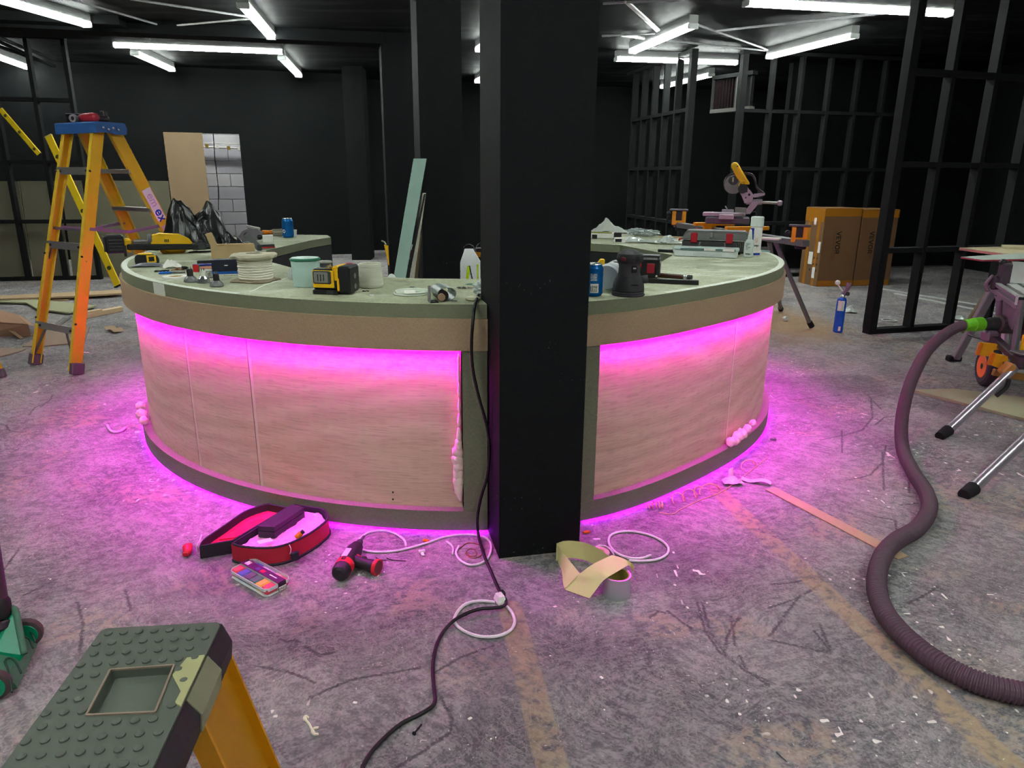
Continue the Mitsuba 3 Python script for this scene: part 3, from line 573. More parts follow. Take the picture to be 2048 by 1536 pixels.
# flattened carton
t = thing('flattened_carton', 'crushed brown carton lying at the left edge of the floor', 'cardboard box')
c0, c1, c2, c3 = at(-60, 676, z=0), at(62, 676, z=0), at(40, 640, z=0), at(-60, 628, z=0)
top = [at(-60, 640, z=.12), at(56, 648, z=.12), at(32, 628, z=.10), at(-60, 606, z=.10)]
q = trimesh.convex.convex_hull(np.array([c0 + [0, .06, .002], c1 + [-.03, .05, .002], c2 + [0, 0, .002], c3 + [0, 0, .002], *top])); part(t, 'box', q, 'carton', False)
fl_ = trimesh.convex.convex_hull(np.array([at(56, 649, z=.12), at(32, 628, z=.10), at(70, 652, z=.05), at(46, 634, z=.05), at(56, 649, z=.126)])); part(t, 'flap', fl_, 'carton', False)
fl_ = trimesh.convex.convex_hull(np.array([at(-60, 641, z=.122), at(50, 648, z=.122), at(52, 657, z=.06), at(-60, 654, z=.05), at(-60, 641, z=.118)])); part(t, 'flap', fl_, 'carton', False)
part(t, 'paper_strip', bar(at(20, 660, z=.06), at(44, 677, z=.004), .03, .003), 'offcut_brown', False)
for i in range(7): part(t, 'print_mark', mv(bx(.022, .002, .013), *(at(8 + i * 4.4, 652.5 + i * .25, z=.085) + [0, -.006, 0])), 'dark', False)
t = thing('ladder_leg', 'foot of another yellow ladder cut by the left edge of the photo', 'ladder'); A = at(0, 756, z=0); part(t, 'rail', bar(A + [-.01, 0, .03], A + [-.16, .05, .62], .03, .075, up=(1, 0, 0)), 'ladder_yellow', False); part(t, 'foot', bar(A + [.0, 0, .002], A + [-.012, .003, .06], .036, .085, up=(1, 0, 0), r=.004), 'foot_grey', False)
# ------------------------------------------------------------------ things on the counter, left part (local units are photograph pixels)
def T_(name, label, c, u, v, z=TOP, rz=0., group=None, k=1., dz=.0): return thing(name, label, c, put(u, v, z, rz, px(u, v, z) * k, dz), group)
m('yel', (236, 184, 20), .4); m('yel_dark', (170, 120, 16), .5); m('grey_mid', (95, 97, 98), .5); m('grey_dark', (55, 57, 58), .5); m('white_paper', (222, 222, 212), .8); m('kraft', (188, 162, 118), .8); m('red', (190, 28, 36), .45); m('navy', (22, 26, 44), .5); m('blue', (20, 92, 175), .45); m('cream', (208, 208, 190), .35)
t = T_('nail_gun', 'yellow and black cordless nail gun lying on the counter beside the black plastic heap', 'power tool', 330, 508, rz=4)
part(t, 'body', side([(-22, 14), (-24, 26), (-18, 38), (-6, 41), (30, 38), (46, 30), (54, 18), (50, 8), (10, 6)], 26), 'yel'); part(t, 'motor_cap', mv(lathe([(0, 0), (9, 0), (11, 3), (10, 8), (0, 9)], 16), -20, -4, 30, ry=-90), 'grey_mid')
part(t, 'grip', mv(bx(46, 18, 14, 3), 16, 6, 8), 'yel_dark'); part(t, 'magazine', mv(bx(128, 9, 11, 2), -2, -17, 15.5, ry=2), 'black_plastic', False); part(t, 'nose', mv(cat(bx(26, 14, 14, 2), mv(bx(12, 6, 6, 1), 17, 0, 0), mv(bx(8, 10, 8, 1), 4, 0, 8)), 62, -14, 14), 'grey_dark', False)
part(t, 'rail', mv(cyl(4, 34, 12), -52, -4, 27, ry=90), 'alu')
b_ = part(t, 'battery', mv(bx(32, 34, 34, 3), -86, -6, 24), 'black_plastic', False); part(b_, 'side_plate', mv(bx(4, 24, 28, 1), -103, -6, 24), 'grey_dark', False)
for i in range(4): part(b_, 'rib', mv(bx(24, 2, 2.4, .5), -84, -24, 14 + i * 6), 'grey_dark', False)
part(t, 'battery_shoe', mv(bx(14, 26, 26, 3), -64, -4, 20), 'yel', False); part(t, 'hook', cat(mv(bx(5, 4, 20), -70, -20, 11), mv(bx(4, 30, 3), -70, -6, 1.6)), 'black_plastic', False)
for i in range(3): part(t, 'vent', mv(bx(1.8, 1, 5), 2 + i * 3, -13.3, 27), 'dark', False)
t = T_('tape_measure', 'yellow and black tape measure near the left rim of the counter', 'tape measure', 295, 527)
part(t, 'case', side([(-21, 0), (-22, 6), (-21, 14), (-14, 19), (8, 20), (18, 16), (22, 8), (21, 0)], 20), 'black_plastic'); part(t, 'side_badge', mv(bx(17, 1.2, 16, .4), 8, -10.2, 9), 'yel', False); part(t, 'badge_centre', mv(bx(10, 1, 9, .4), 8, -10.9, 9.5), 'black_plastic', False); part(t, 'top_strip', mv(bx(26, 21, 2, .6), -2, 0, 19.4), 'yel', False)
t = T_('tape_measure_clip', 'small black plug lying in front of the tape measure', 'plug', 309, 531, rz=10); part(t, 'body', mv(bx(13, 6, 6, 1), 0, 0, 3), 'black_plastic', False); part(t, 'pin', mv(cyl(1.5, 4, 8), 6, 0, 3, ry=90), 'alu')
def crumple(w, d, h, seed, nx=22, ny=14, f=3.): return sheet(w, d, nx, ny, lambda x, y: np.abs(meshkit.fbm(np.stack([x / w * f, y / d * f, 0 * x + seed], -1), 4, seed) - .15) * h * 1.6 * np.clip(1.25 - np.maximum(np.abs(x) / w, np.abs(y) / d) * 1.9, .12, 1))
m('silver_film', (150, 152, 158), .3, .6); m('clear_film', (190, 198, 192), .15, 0., spec=.8)
one('silver_pouch', 'flat silver pouch under the tape measure', 'pouch', crumple(62, 30, 9, 3), 'silver_film', put(297, 533, s=px(297, 533), rz=-6, dz=.001), smooth=True)
one('crumpled_paper', 'white crumpled paper right of the tape measure', 'paper', crumple(34, 26, 22, 8, f=2.5), 'white_paper', put(345, 536, s=px(345, 536), dz=.001), smooth=False)
t = T_('pliers', 'pliers with blue grips among the small parts near the left rim', 'pliers', 346, 547, rz=-5)
for s in (-1, 1): part(t, 'grip', tube(smooth_path([(-2, 0, 2), (-10, s * 5 - 1, 2), (-20, s * 6 - 2, 2), (-24, s * 4, 2)], 5), 2., 8), 'blue')
part(t, 'jaws', hull(mv(bx(6, 8, 3), 2, 0, 2), mv(bx(2, 3, 3), 22, 0, 2)), 'steel', False); part(t, 'pivot', mv(cyl(3, 4, 10), 2, 0, 0), 'grey_mid')
t = T_('cable_clips', 'black cable clips scattered by the pliers', 'cable clip', 322, 543); labels[t]['kind'] = 'stuff'; rnd = random.Random(5)
part(t, 'clips', cat([mv(bx(rnd.uniform(3, 9), 2, 2.2), rnd.uniform(-12, 14), rnd.uniform(-7, 7), 1.2, rz=rnd.uniform(0, 180)) for i in range(14)]), 'black_plastic', False, kind='stuff')
t = T_('wire_nuts', 'small brown and pale wire ends behind the pliers', 'wire ends', 360, 541); labels[t]['kind'] = 'stuff'; part(t, 'wires', cat([rod(np.array([rnd.uniform(-16, 8), rnd.uniform(-4, 8), 1.4]), np.array([rnd.uniform(-10, 14), rnd.uniform(-4, 8), rnd.uniform(1.5, 6)]), .8, 6) for i in range(14)]), m('copper', (160, 100, 70), .4, .5), kind='stuff')
t = T_('tape_roll', 'flat white tape roll lying near the left rim in front of the pliers', 'tape roll', 352, 556); part(t, 'roll', lathe([(14, 0), (25, 0), (25, 4), (14, 4), (14, 0)], 28), 'white_paper'); part(t, 'core', lathe([(11, 0), (13.8, 0), (13.8, 3.4), (11, 3.4), (11, 0)], 24), 'kraft')
m('lamp_grey', (118, 119, 120), .35, .3); m('chrome', (200, 202, 200), .15, .9)
def spot(lab, u, v, kind):
    t = T_('spot_lamp', lab, 'light bulb', u, v)
    if kind: part(t, 'base', lathe([(0, 26), (5, 26), (6, 22), (6, 13), (7, 11), (0, 11)], 20), 'black_plastic'); part(t, 'reflector', lathe([(0, 12), (7, 12), (11, 8), (13, 4), (13.2, 1.5), (12, 0), (0, 0)], 24), 'lamp_grey')
    else:
        part(t, 'base', lathe([(0, 25), (5, 25), (6, 22), (6, 14), (0, 14)], 20), m('porcelain', (215, 214, 200), .3)); q = lathe([(0, 14), (6, 14), (10, 9), (12.5, 4), (13, 1), (12, 0), (0, 0)], 14); part(t, 'reflector', q, 'chrome', False)
    for s in (-2, 2): part(t, 'pin', mv(cyl(.9, 5, 6), s, 0, 25), 'steel')
spot('grey spot lamp standing face down, farther left of two', 382, 564, 1); spot('grey spot lamp standing face down nearest the counter rim', 434, 573, 1); spot('clear faceted spot lamp standing between the two grey ones', 408, 566, 0)
t = T_('lamp_holder', 'small silver lamp holder behind the clear spot lamp', 'lamp holder', 420, 556); part(t, 'cup', cyl(5, 12, 16, 4.4, ch=1), 'chrome'); part(t, 'rim', mv(cyl(5.6, 2, 16), z=0), 'steel')
t = T_('cable_knot', 'small black knot of cable behind the left grey spot lamp', 'cable', 370, 541); part(t, 'coil', tube([(5 * math.cos(a), 4 * math.sin(a), 2 + a * .35) for a in np.linspace(0, 16, 50)], 1.1, 6), 'black_plastic'); part(t, 'end', rod([5, 0, 3], [9, -3, 1.5], .9, 6), 'white')
t = T_('bulb_carton', 'small red, blue and orange carton lying behind the spot lamps', 'box', 409, 543, rz=4)
part(t, 'carton', mv(bx(40, 12, 15, .4), 0, 0, 7.6), m('carton_blue', (40, 44, 120), .5), False); part(t, 'red_end', mv(bx(10, 12.6, 14.6, .3), -15.4, 0, 7.6), 'red', False); part(t, 'green_line', mv(bx(2, 12.7, 14.7), -9.2, 0, 7.6), m('green_p', (60, 110, 60), .5), False); part(t, 'orange_band', mv(bx(28, .6, 5), 5.6, -6.2, 8.5), m('peach', (216, 150, 120), .5), False); part(t, 'white_base', mv(bx(28, .6, 4.6), 5.6, -6.2, 3.2), 'white_paper', False)
t = T_('flat_black_case', 'flat black case behind the small red and blue carton', 'case', 418, 528, rz=6); part(t, 'body', mv(bx(42, 12, 7, 2), 0, 6, 3.5), 'black_plastic'); part(t, 'lid_line', mv(bx(42.4, 12.4, .6), 0, 6, 4), 'grey_dark', False)
t = T_('navy_box', 'dark navy box with a bright blue stripe, left of the cable reel', 'box', 451, 551, rz=-3)
part(t, 'box', mv(bx(48, 26, 31, .6), 0, 13, 15.6), 'navy', False); part(t, 'blue_stripe', mv(bx(48.3, .5, 5), 0, -.1, 5.6), 'blue', False); part(t, 'white_edge', mv(bx(48.3, .5, 2), 0, -.1, 1.6), 'white_paper', False); part(t, 'small_print', mv(bx(7, .4, 1.1), 3, -.1, 20), 'white_paper', False)
t = T_('open_carton', 'open brown carton with a raised flap behind the cable reel', 'cardboard box', 468, 520, rz=-2)
for nm, q in (('front', mv(bx(82, 1, 28), 0, 0, 14)), ('back', mv(bx(80, 1, 28), 0, 34, 14)), ('left', mv(bx(1, 34, 28), -40.5, 17, 14)), ('right', mv(bx(1, 34, 28), 40.5, 17, 14)), ('bottom', mv(bx(80, 33, 1), 0, 17, .8)), ('flap', mv(bx(13, 1, 28), -38, 4, 40, ry=-18)), ('back_flap', mv(bx(78, 12, .8), 0, 40, 28))): part(t, nm, q, 'kraft', False)
t = T_('cable_reel', 'dusty reel of white cable with ragged pale flanges near the middle of the left counter', 'cable reel', 513, 562)
def ragged(r, z0, z1, seed, amp=.12, hole=0., sq=0.):
    q = lathe([(hole, z1), (r * .6, z1), (r * .93, z1 - .5), (r, (z0 + z1) / 2), (r * .95, z0), (hole, z0), (hole, z1)] if hole else [(0, z1), (r * .6, z1), (r * .93, z1 - .5), (r, (z0 + z1) / 2), (r * .95, z0), (0, z0)], 48)
    v = q.vertices; rr = np.hypot(v[:, 0], v[:, 1]); a = np.arctan2(v[:, 1], v[:, 0]); k = (meshkit.noise(np.stack([np.cos(a) * 2.2, np.sin(a) * 2.2, 0 * a + seed], -1), seed) - .5); w = np.clip(rr / r - .5, 0, 1) * 2
    if sq: f_ = 1 / np.maximum(np.abs(np.cos(a + sq)), np.abs(np.sin(a + sq))); rr2 = 1 + w * (.6 * (f_ - 1.15))
    else: rr2 = 1 + 0 * w
    q.vertices = v * np.stack([rr2 * (1 + amp * 2 * k * w)] * 2 + [1 + 0 * k], -1); q.vertices[:, 2] += w * (meshkit.noise(v * .12 + seed, seed) - .6) * 6 * (v[:, 2] > 1); return q
m('reel_pale', (178, 172, 148), .85); m('reel_dark', (140, 128, 106), .9); m('cable_white', (218, 214, 196), .5)
part(t, 'top_flange', mv(ragged(47, 47, 55, 3, .1, 16), 0, 0, 0), 'reel_pale'); part(t, 'bottom_flange', ragged(42, .2, 5, 7, .1, 0, .7), 'reel_dark'); part(t, 'core', mv(lathe([(14, 3), (16, 3), (16, 50), (14, 50), (14, 3)], 24), 0, 0, 0), 'grey_dark')
for i in range(9): part(t, 'cable_turn', tube([((31 + .8 * math.sin(i * 3)) * math.cos(a), (31 + .8 * math.sin(i * 3)) * math.sin(a), 7.5 + i * 4.7 + .5 * math.sin(a * 2 + i)) for a in np.linspace(0, 2 * math.pi, 33)[:-1]], 2.6, 8, closed=True), 'cable_white', True)
part(t, 'inner_winding', lathe([(17, 6), (30.5, 6), (30.5, 48), (17, 48), (17, 6)], 28), 'cable_white')
# black plastic heap
P_ = at(395, 492, z=TOP); sB = px(395, 492)
def heap(x, y):
    r1 = np.exp(-(((x + 42) / 24) ** 2 + ((y - 10) / 34) ** 2)); r2 = np.exp(-(((x - 26) / 30) ** 2 + ((y - 14) / 34) ** 2)); r3 = np.exp(-(((x + 4) / 62) ** 2 + ((y - 6) / 34) ** 2))
    f = meshkit.fbm(np.stack([x * .045, y * .045, 0 * x], -1), 4, 5); rd = 1 - np.abs(2 * meshkit.fbm(np.stack([x * .03 + y * .012, y * .02, 0 * x + 3], -1), 3, 9) - 1)
    base = 54 * r1 + 48 * r2 + 44 * r3; e = np.clip(1 - (np.abs(x) / 97) ** 4, 0, 1) * np.clip(1 - (np.abs(y) / 52) ** 4, 0, 1)
    return np.maximum((base * (.82 + .3 * f) + (rd - .75) * 48 + 6) * e, 0) + 1
m('bin_bag', (18, 20, 20), .33, spec=.6)
one('black_plastic_heap', 'crumpled heap of black plastic sheet at the far left of the counter', 'plastic sheet', sheet(196, 104, 90, 50, heap), 'bin_bag', put(401, 494, s=sB * .93, dz=.001), smooth=False)
t = T_('flex_coil', 'thin black and white flex coiled in front of the black plastic heap', 'cable', 402, 505); part(t, 'black_flex', tube(smooth_path([(-22, 0, 1.5), (-5, -6, 1.5), (20, -4, 1.5), (30, 2, 1.5), (10, 8, 1.5), (-18, 6, 1.5)], 6), 1.2, 6), 'black_plastic'); part(t, 'white_flex', tube(smooth_path([(-14, 8, 1.5), (10, 11, 1.5), (32, 9, 1.5)], 6), 1.4, 6), 'white')
# clutter beyond the reel
t = T_('planer_tool', 'grey metal tool lying at the right end of the black plastic heap', 'power tool', 503, 484, rz=-10)
part(t, 'casting', side([(-20, 2), (-22, 12), (-14, 22), (-4, 26), (14, 26), (22, 18), (20, 6), (8, 2)], 18), 'tool_grey'); part(t, 'upper_arm', mv(bx(26, 8, 5, 1), 6, 0, 28, ry=12), m('pale_metal', (168, 168, 160), .4, .5)); part(t, 'dark_boss', mv(cyl(6, 20, 14), -6, 10, 14, rx=90), 'grey_dark'); part(t, 'knob', mv(blob(5, 5, 5, 1, 0), 18, -8, 10), 'black_plastic'); part(t, 'lever', rod([-16, -6, 6], [-30, -10, 14], 1.6), 'steel')
t = T_('screwdriver', 'orange handled screwdriver beyond the cable reel', 'screwdriver', 536, 471, rz=2); part(t, 'handle', mv(lathe([(0, -11), (3.5, -11), (4.4, -8), (3.8, 4), (4.4, 9), (2, 11), (0, 11)], 14), z=6.4, ry=90), m('orange', (216, 120, 20), .4)); part(t, 'shaft', mv(cyl(1.2, 22, 8), -33, 0, 6.4, ry=90), 'steel')
t = T_('white_carton', 'small white carton in front of the orange screwdriver', 'box', 536, 485, rz=-4); part(t, 'carton', mv(bx(19, 12, 14, .4), 0, 6, 7), 'white_paper', False); part(t, 'lid', mv(bx(19.6, 12.6, 2, .4), 0, 6, 13.2), 'white', False)
t = T_('grey_block', 'rough grey block left of the blue drinks can at the far end', 'block', 558, 472); part(t, 'block', mv(bx(24, 12, 13, 1), 0, 6, 6.6), m('rough_grey', (140, 136, 122), .9), False); part(t, 'label_strip', mv(bx(22, .6, 4), 0, -.2, 8), 'reel_pale', False)
m('can_blue', (22, 104, 176), .28, .4); m('can_silver', (205, 207, 206), .2, .9)
def can(lab, u, v, h):
    t = T_('drinks_can', lab, 'drinks can', u, v); r = h * .29
    part(t, 'body', lathe([(0, h * .03), (r * .78, h * .03), (r * .82, 0.01), (r * .86, h * .02), (r, h * .08), (r, h * .84), (r * .95, h * .88), (r * .80, h * .965)], 28), 'can_blue'); part(t, 'rim', lathe([(r * .80, h * .965), (r * .84, h * .985), (r * .82, h), (r * .76, h * .99), (r * .74, h * .965), (0, h * .965)], 28), 'can_silver'); part(t, 'tab', mv(bx(r * .5, r * .3, h * .01), 0, 0, h * .972), 'can_silver', False)
    return t, r
t, r = can('blue drinks can standing at the far end of the left counter', 577, 475, 38); part(t, 'ring_mark', mv(lathe([(2.2, 0), (3.4, 0), (3.4, .5), (2.2, .5), (2.2, 0)], 16), -7.5, -8.2, 13, rx=90, rz=-42), 'white', False)
t = T_('white_cup', 'white cup half hidden behind the blue drinks can', 'cup', 589, 473); part(t, 'cup', mv(lathe([(0, 0), (4, 0), (5.5, 12), (5, 12), (3.6, 1), (0, 1)], 18), 0, 8, 0), 'white_paper'); part(t, 'rim', mv(lathe([(5, 12), (5.9, 12), (5.9, 12.8), (5, 12.8), (5, 12)], 18), 0, 8, 0), 'white')
t = T_('red_and_black_case', 'thin black case with a red edge beyond the cable reel', 'case', 533, 498, rz=14); part(t, 'case', mv(bx(34, 16, 6, 1), 0, 8, 6), 'grey_dark'); part(t, 'red_edge', mv(bx(34, 1.5, 2.4), 0, -.4, 3), 'red', False)
t = T_('grey_trowel', 'grey flat blade propped up behind the cable reel', 'trowel', 512, 502, rz=-10); part(t, 'blade', mv(bx(12, 2, 38, .5), -4, 0, 19, ry=-38), 'grey_mid', False); part(t, 'handle', mv(bx(9, 8, 12, 2), 8, -2, 7), 'grey_dark')
# tub, laser, mug
t = T_('filler_tub', 'white tub with a green lid and printed label behind the laser level', 'tub', 614, 572); m('tub_white', (178, 206, 196), .4); m('lid_green', (52, 110, 84), .4)
part(t, 'tub', lathe([(0, 0), (24, 0), (25, 1), (28, 52), (26.5, 52), (0, 52)], 36), 'tub_white'); part(t, 'lid', lathe([(0, 56), (27, 56), (30, 54.6), (30, 51.5), (28, 50.5), (27.5, 50.5)], 36), 'lid_green'); part(t, 'lid_top', mv(cyl(26.5, 1, 32), z=55.6), m('lid_pale', (136, 166, 152), .4))
def arc_patch(r, a0, a1, z0, z1, mt, nm='label_print', par=None, tp=0.):
    P = [(r + (z - 0) * tp, a, z) for z in (z0, z1) for a in np.linspace(a0, a1, 8)]; v = np.array([(q * math.cos(a), q * math.sin(a), z) for q, a, z in P]); f = []
    for i in range(7): f += [[i, i + 1, i + 9], [i, i + 9, i + 8]]
    part(par, nm, trimesh.Trimesh(v, f, process=False), mt, True)
m('print_grey', (96, 110, 106), .6); rnd = random.Random(2)
for i in range(9): arc_patch(24.25, -2.0, -2.0 + rnd.uniform(.25, .6), 42 - i * 3.6, 43.2 - i * 3.6, 'print_grey', par=t, tp=.058)
for i in range(7): arc_patch(24.25, -2.28, -2.14, 42 - i * 3.2, 44 - i * 3.2, 'print_grey', par=t, tp=.058)
for z0, h in ((26, 6), (18, 6)): arc_patch(24.25, -2.42, -2.26, z0, z0 + h, 'dark', par=t, tp=.058)
one('clear_wrapper', 'crumpled clear wrapper at the left foot of the green lidded tub', 'plastic wrapper', mv(blob(8, 6, 11, 4, .5, 2, 2, True), 0, 0, 9), 'clear_film', put(583, 560, s=px(583, 560)), smooth=False)
t = T_('laser_level', 'black and yellow cross line laser level standing left of the cream mug', 'laser level', 652, 589, rz=-24, k=.86)
part(t, 'base', mv(bx(62, 60, 11, 2), 0, 26, 5.6), 'black_plastic', False); part(t, 'body', mv(bx(60, 56, 48, 4), 0, 26, 35), m('laser_body', (30, 30, 31), .45), False)
part(t, 'front_bumper', mv(bx(52, 3, 40, 2), -3, -3, 36), 'yel', False); part(t, 'window_frame', mv(bx(44, 6, 30, 3), -5, -5, 40), 'grey_dark', False); part(t, 'laser_window', mv(bx(34, 3, 24, 2), -6, -8.5, 40), m('window_grey', (150, 150, 142), .25, .4), False)
for i in range(3): part(t, 'slot', mv(bx(3, 1, 15, .4), -13 + i * 7, -10.1, 40), 'grey_dark', False)
part(t, 'side_window', mv(bx(4, 24, 26, 2), -32, 20, 40), 'window_grey', False)
part(t, 'turret', mv(lathe([(0, 16), (14, 16), (16, 13), (16, 12), (12, 11), (13, 2), (17, 0), (0, 0)], 24), -6, 22, 59), m('turret_green', (128, 132, 118), .35), 25); part(t, 'turret_glass', mv(lathe([(12.6, 2.4), (13.4, 2.2), (12.6, 10.6), (12.2, 10.6)], 24), -6, 22, 59), 'chrome')
part(t, 'top_plate', mv(bx(26, 46, 4, 1.5), 20, 24, 60), 'yel_dark', False)
for i in range(5): part(t, 'hazard_stripe', mv(bx(3, 20, .6), 12 + i * 4, 6, 62.2, rz=25), 'dark', False)
part(t, 'battery', mv(bx(30, 60, 62, 4), 47, 26, 35), 'black_plastic', False); part(t, 'battery_clip', cat(mv(bx(9, 5, 30, 2), 29, -4, 48), mv(bx(6, 5, 30, 2), 33, -4, 24)), 'yel', False); part(t, 'yellow_flank', mv(bx(13, 64, 12, 3), 27, 26, 60), 'yel', False)
for z in (16, 40): part(t, 'contact', mv(cyl(6.5, 1, 18), 62.2, 26, z + 2, ry=90), 'grey_mid')
for i in range(3): part(t, 'front_groove', mv(bx(16, 1, 2), 12 + 0 * i, -4.2, 3 + i * 3.2), 'grey_dark', False)
t = T_('mug', 'cream mug with horizontal ridges on the counter left of the front column', 'mug', 742, 574)
pr = [(0, 0), (21, 0), (23.5, 1.5)]
for i in range(9): z = 4 + i * 4.4; r_ = 24.6 - i * .27; pr += [(r_ - .35, z), (r_, z + 1.4), (r_, z + 3), (r_ - .35, z + 4.2)]
pr += [(22, 46.5), (21.2, 47.4), (20.4, 46.5), (21.4, 30), (21, 4), (0, 4)]
part(t, 'cup', lathe(pr, 40), 'cream'); part(t, 'handle', tube(smooth_path([(-21.5, 0, 40), (-31, -3, 40), (-37, -4, 32), (-37, -4, 20), (-31, -3, 10), (-23.5, 0, 8)], 6), 3.4, 10), 'cream')
# screws and scraps beside the mug
t = T_('screw', 'dark curled screw lying in front of the mug', 'screw', 733, 583.5); part(t, 'thread', tube([(i - 6, 1.2 * math.sin(i * 1.3), 1.6 + .5 * math.cos(i)) for i in np.linspace(0, 11, 24)], .9, 6), 'dark'); part(t, 'head', mv(blob(1.8, 1.8, 1.5, 1, .1, 1, 1), -6.5, 0, 1.6), 'dark')
t = T_('wall_plug', 'tiny white plug lying in front of the mug by the dark screw', 'plug', 744, 592); part(t, 'shank', mv(cyl(1.5, 8, 8), -4, 0, 1.6, ry=90), 'white'); part(t, 'collar', mv(cyl(2, 1, 8), -4.4, 0, 2, ry=90), 'white')
t = T_('cable_coil', 'flat coil of white cable with a paper label, left of the silver roll', 'cable', 822, 588)
for i, (r_, z) in enumerate(((33, 1.8), (30, 4.2), (26.5, 2), (32, 6))): part(t, 'turn', tube([(r_ * math.cos(a) + i, r_ * .95 * math.sin(a), z) for a in np.linspace(0, 2 * math.pi, 41)[:-1]], 1.8, 8, closed=True), m('cable_pale', (214, 222, 206), .4), True)
part(t, 'paper_label', mv(bx(22, 16, .8), -2, -26, 8.4, rx=14, rz=4), 'white_paper', False)
t = T_('small_fitting', 'small grey fitting lying behind the white cable coil', 'fitting', 824, 577); part(t, 'body', mv(bx(9, 5, 4, 1), 0, 0, 2), 'grey_mid'); part(t, 'lugs', mv(bx(13, 2, 2, .5), 0, 0, 1.2), 'pale_metal')
t = T_('silver_sleeve', 'silver foil sleeve with a dark tube inside, lying near the front column', 'sleeve', 893, 602, rz=14); m('foil_sleeve', (128, 140, 134), .35, .35)
def crushed(r, L, n=28, seed=2): q = lathe([(r - .8, 0), (r, 0), (r, L * .3), (r, L * .6), (r, L), (r - .8, L), (r - .8, 0)], n); v = q.vertices; v[:, 0] *= 1.12; v[:, 1] *= .8; q.vertices = v * (1 + (meshkit.noise(v * .07, seed)[:, None] - .5) * np.array([.12, .12, 0])); return q
part(t, 'sleeve', mv(crushed(17, 62), 0, -4, 14.5, rx=-90), 'foil_sleeve'); part(t, 'inner_tube', mv(cat(cyl(11, 46, 20)), -8, -6, 11.5, rx=-90), m('tube_dark', (42, 24, 26), .4)); part(t, 'end_disc', mv(cyl(7.5, 5, 18, ch=.5), -13, -14, 10, rx=-90), m('disc_brown', (165, 135, 108), .6)); part(t, 'end_cap', mv(cyl(8.6, 6, 18), -12.6, -10, 10, rx=-90), 'dark')
t = T_('metal_channel', 'grey bent metal piece against the left side of the silver sleeve', 'metal channel', 861, 606, rz=12); part(t, 'web', mv(hull(bx(1.5, 22, 1), mv(bx(1.5, 4, 34), 0, -10, 17), mv(bx(1.5, 2, 34), 0, 6, 14)), 0, 12, .6), 'tool_grey', False); part(t, 'foot_flange', mv(bx(16, 26, 2), 8, 10, 1.2), 'dark', False)
t = T_('screw_pile', 'little heap of loose screws and clips near the front column', 'screws', 930, 577); labels[t]['kind'] = 'stuff'; rnd = random.Random(9)
part(t, 'screws', cat([rod(np.array([x := rnd.uniform(-14, 12), y := rnd.uniform(-5, 5), 1.2]), np.array([x + rnd.uniform(-5, 5), y + rnd.uniform(-4, 4), rnd.uniform(1.2, 4)]), .9, 6) for i in range(24)]), 'steel', kind='stuff')
one('earth_wire', 'loop of thin green wire by the screw heap at the front column', 'wire', tube(smooth_path([(-16, 2, 1), (-14, 10, 1), (2, 14, 1), (18, 12, 1.5), (14, 4, 1), (-2, 0, 1), (-14, 2, 1.2)], 6), .9, 6), m('wire_green', (110, 150, 130), .4), put(948, 570, s=px(948, 570)))
one('soap_disc', 'cream oval lump on the counter beside the black cable', 'lump', mv(blob(15, 11, 5, 3, .2, 1.6, 3), 0, 0, 4.4), m('lump_cream', (206, 204, 172), .6), put(946, 601, s=px(946, 601)), smooth=True)
one('clear_bag', 'crumpled clear plastic bag against the front column', 'plastic bag', mv(blob(15, 16, 15, 6, .45, 2.2, 3, True), 0, 0, 14), 'clear_film', put(961, 592, s=px(961, 592)), smooth=False)
t = T_('metal_clip', 'tiny grey hinge plate lying in front of the silver sleeve', 'hinge', 909, 603); part(t, 'plate', mv(bx(11, 6, 1), 0, 0, .7), 'tool_grey', False); part(t, 'pin', mv(cyl(.9, 11, 8), -5.5, 0, 1.6, ry=90), 'steel')
# ------------------------------------------------------------------ things on the counter, right part
t, r = can('blue drinks can standing beside the right face of the front column', 1186, 591, 64)
arc_patch(r + .15, -1.9, -1.0, 8, 26, 'white', par=t)
for i in range(7): arc_patch(r + .25, -1.86 + i * .11, -1.81 + i * .11, 10, 22, 'dark', 'bar_code', t)
for i in range(5): arc_patch(r + .15, -1.9, -1.2, 32 + i * 3, 33.2 + i * 3, 'cable_pale', 'small_print', t)
t = T_('white_bucket', 'white plastic bucket lying on its side behind the black sander', 'bucket', 1215, 584, rz=-25, dz=.002)
B_ = lathe([(0, 0), (23, 0), (25, 3), (26, 8), (26.8, 8.5), (26.8, 12), (26.2, 12.5), (28, 52), (29, 52), (29, 56), (26, 56), (24, 4), (0, 2)], 36); part(t, 'shell', mv(B_, 0, -6, 29, rx=-90), m('bucket_white', (196, 202, 205), .35)); part(t, 'label_band', mv(lathe([(27.0, 22), (27.9, 44)], 36), 0, -6, 29, rx=-90), 'white'); part(t, 'dark_print', mv(bx(14, 10, 1, .3), 6, 26, 56.4), 'navy', False)
part(t, 'rim_ring', mv(lathe([(29, 47), (30, 48), (30, 50), (29, 51)], 36), 0, -6, 29, rx=-90), 'white')
t = T_('yellow_driver', 'yellow and black tool peeping out behind the white bucket beside the column', 'power tool', 1196, 560, rz=8); part(t, 'casing', mv(hull(bx(26, 14, 8, 2), mv(bx(10, 12, 10, 2), 8, 0, 22)), 0, 10, 36 - 22), 'yel', False); part(t, 'dark_side', mv(bx(20, 3, 16, 2), -4, 1, 22, ry=-35), 'grey_dark', False); part(t, 'tube', mv(cyl(4, 34, 12), -16, 8, 24, ry=-40), 'grey_mid'); part(t, 'foot', mv(bx(26, 14, 14), 0, 12, 7), 'black_plastic', False); part(t, 'switch', mv(bx(5, 1, 4), -2, -1, 24, ry=-35), 'yel', False)
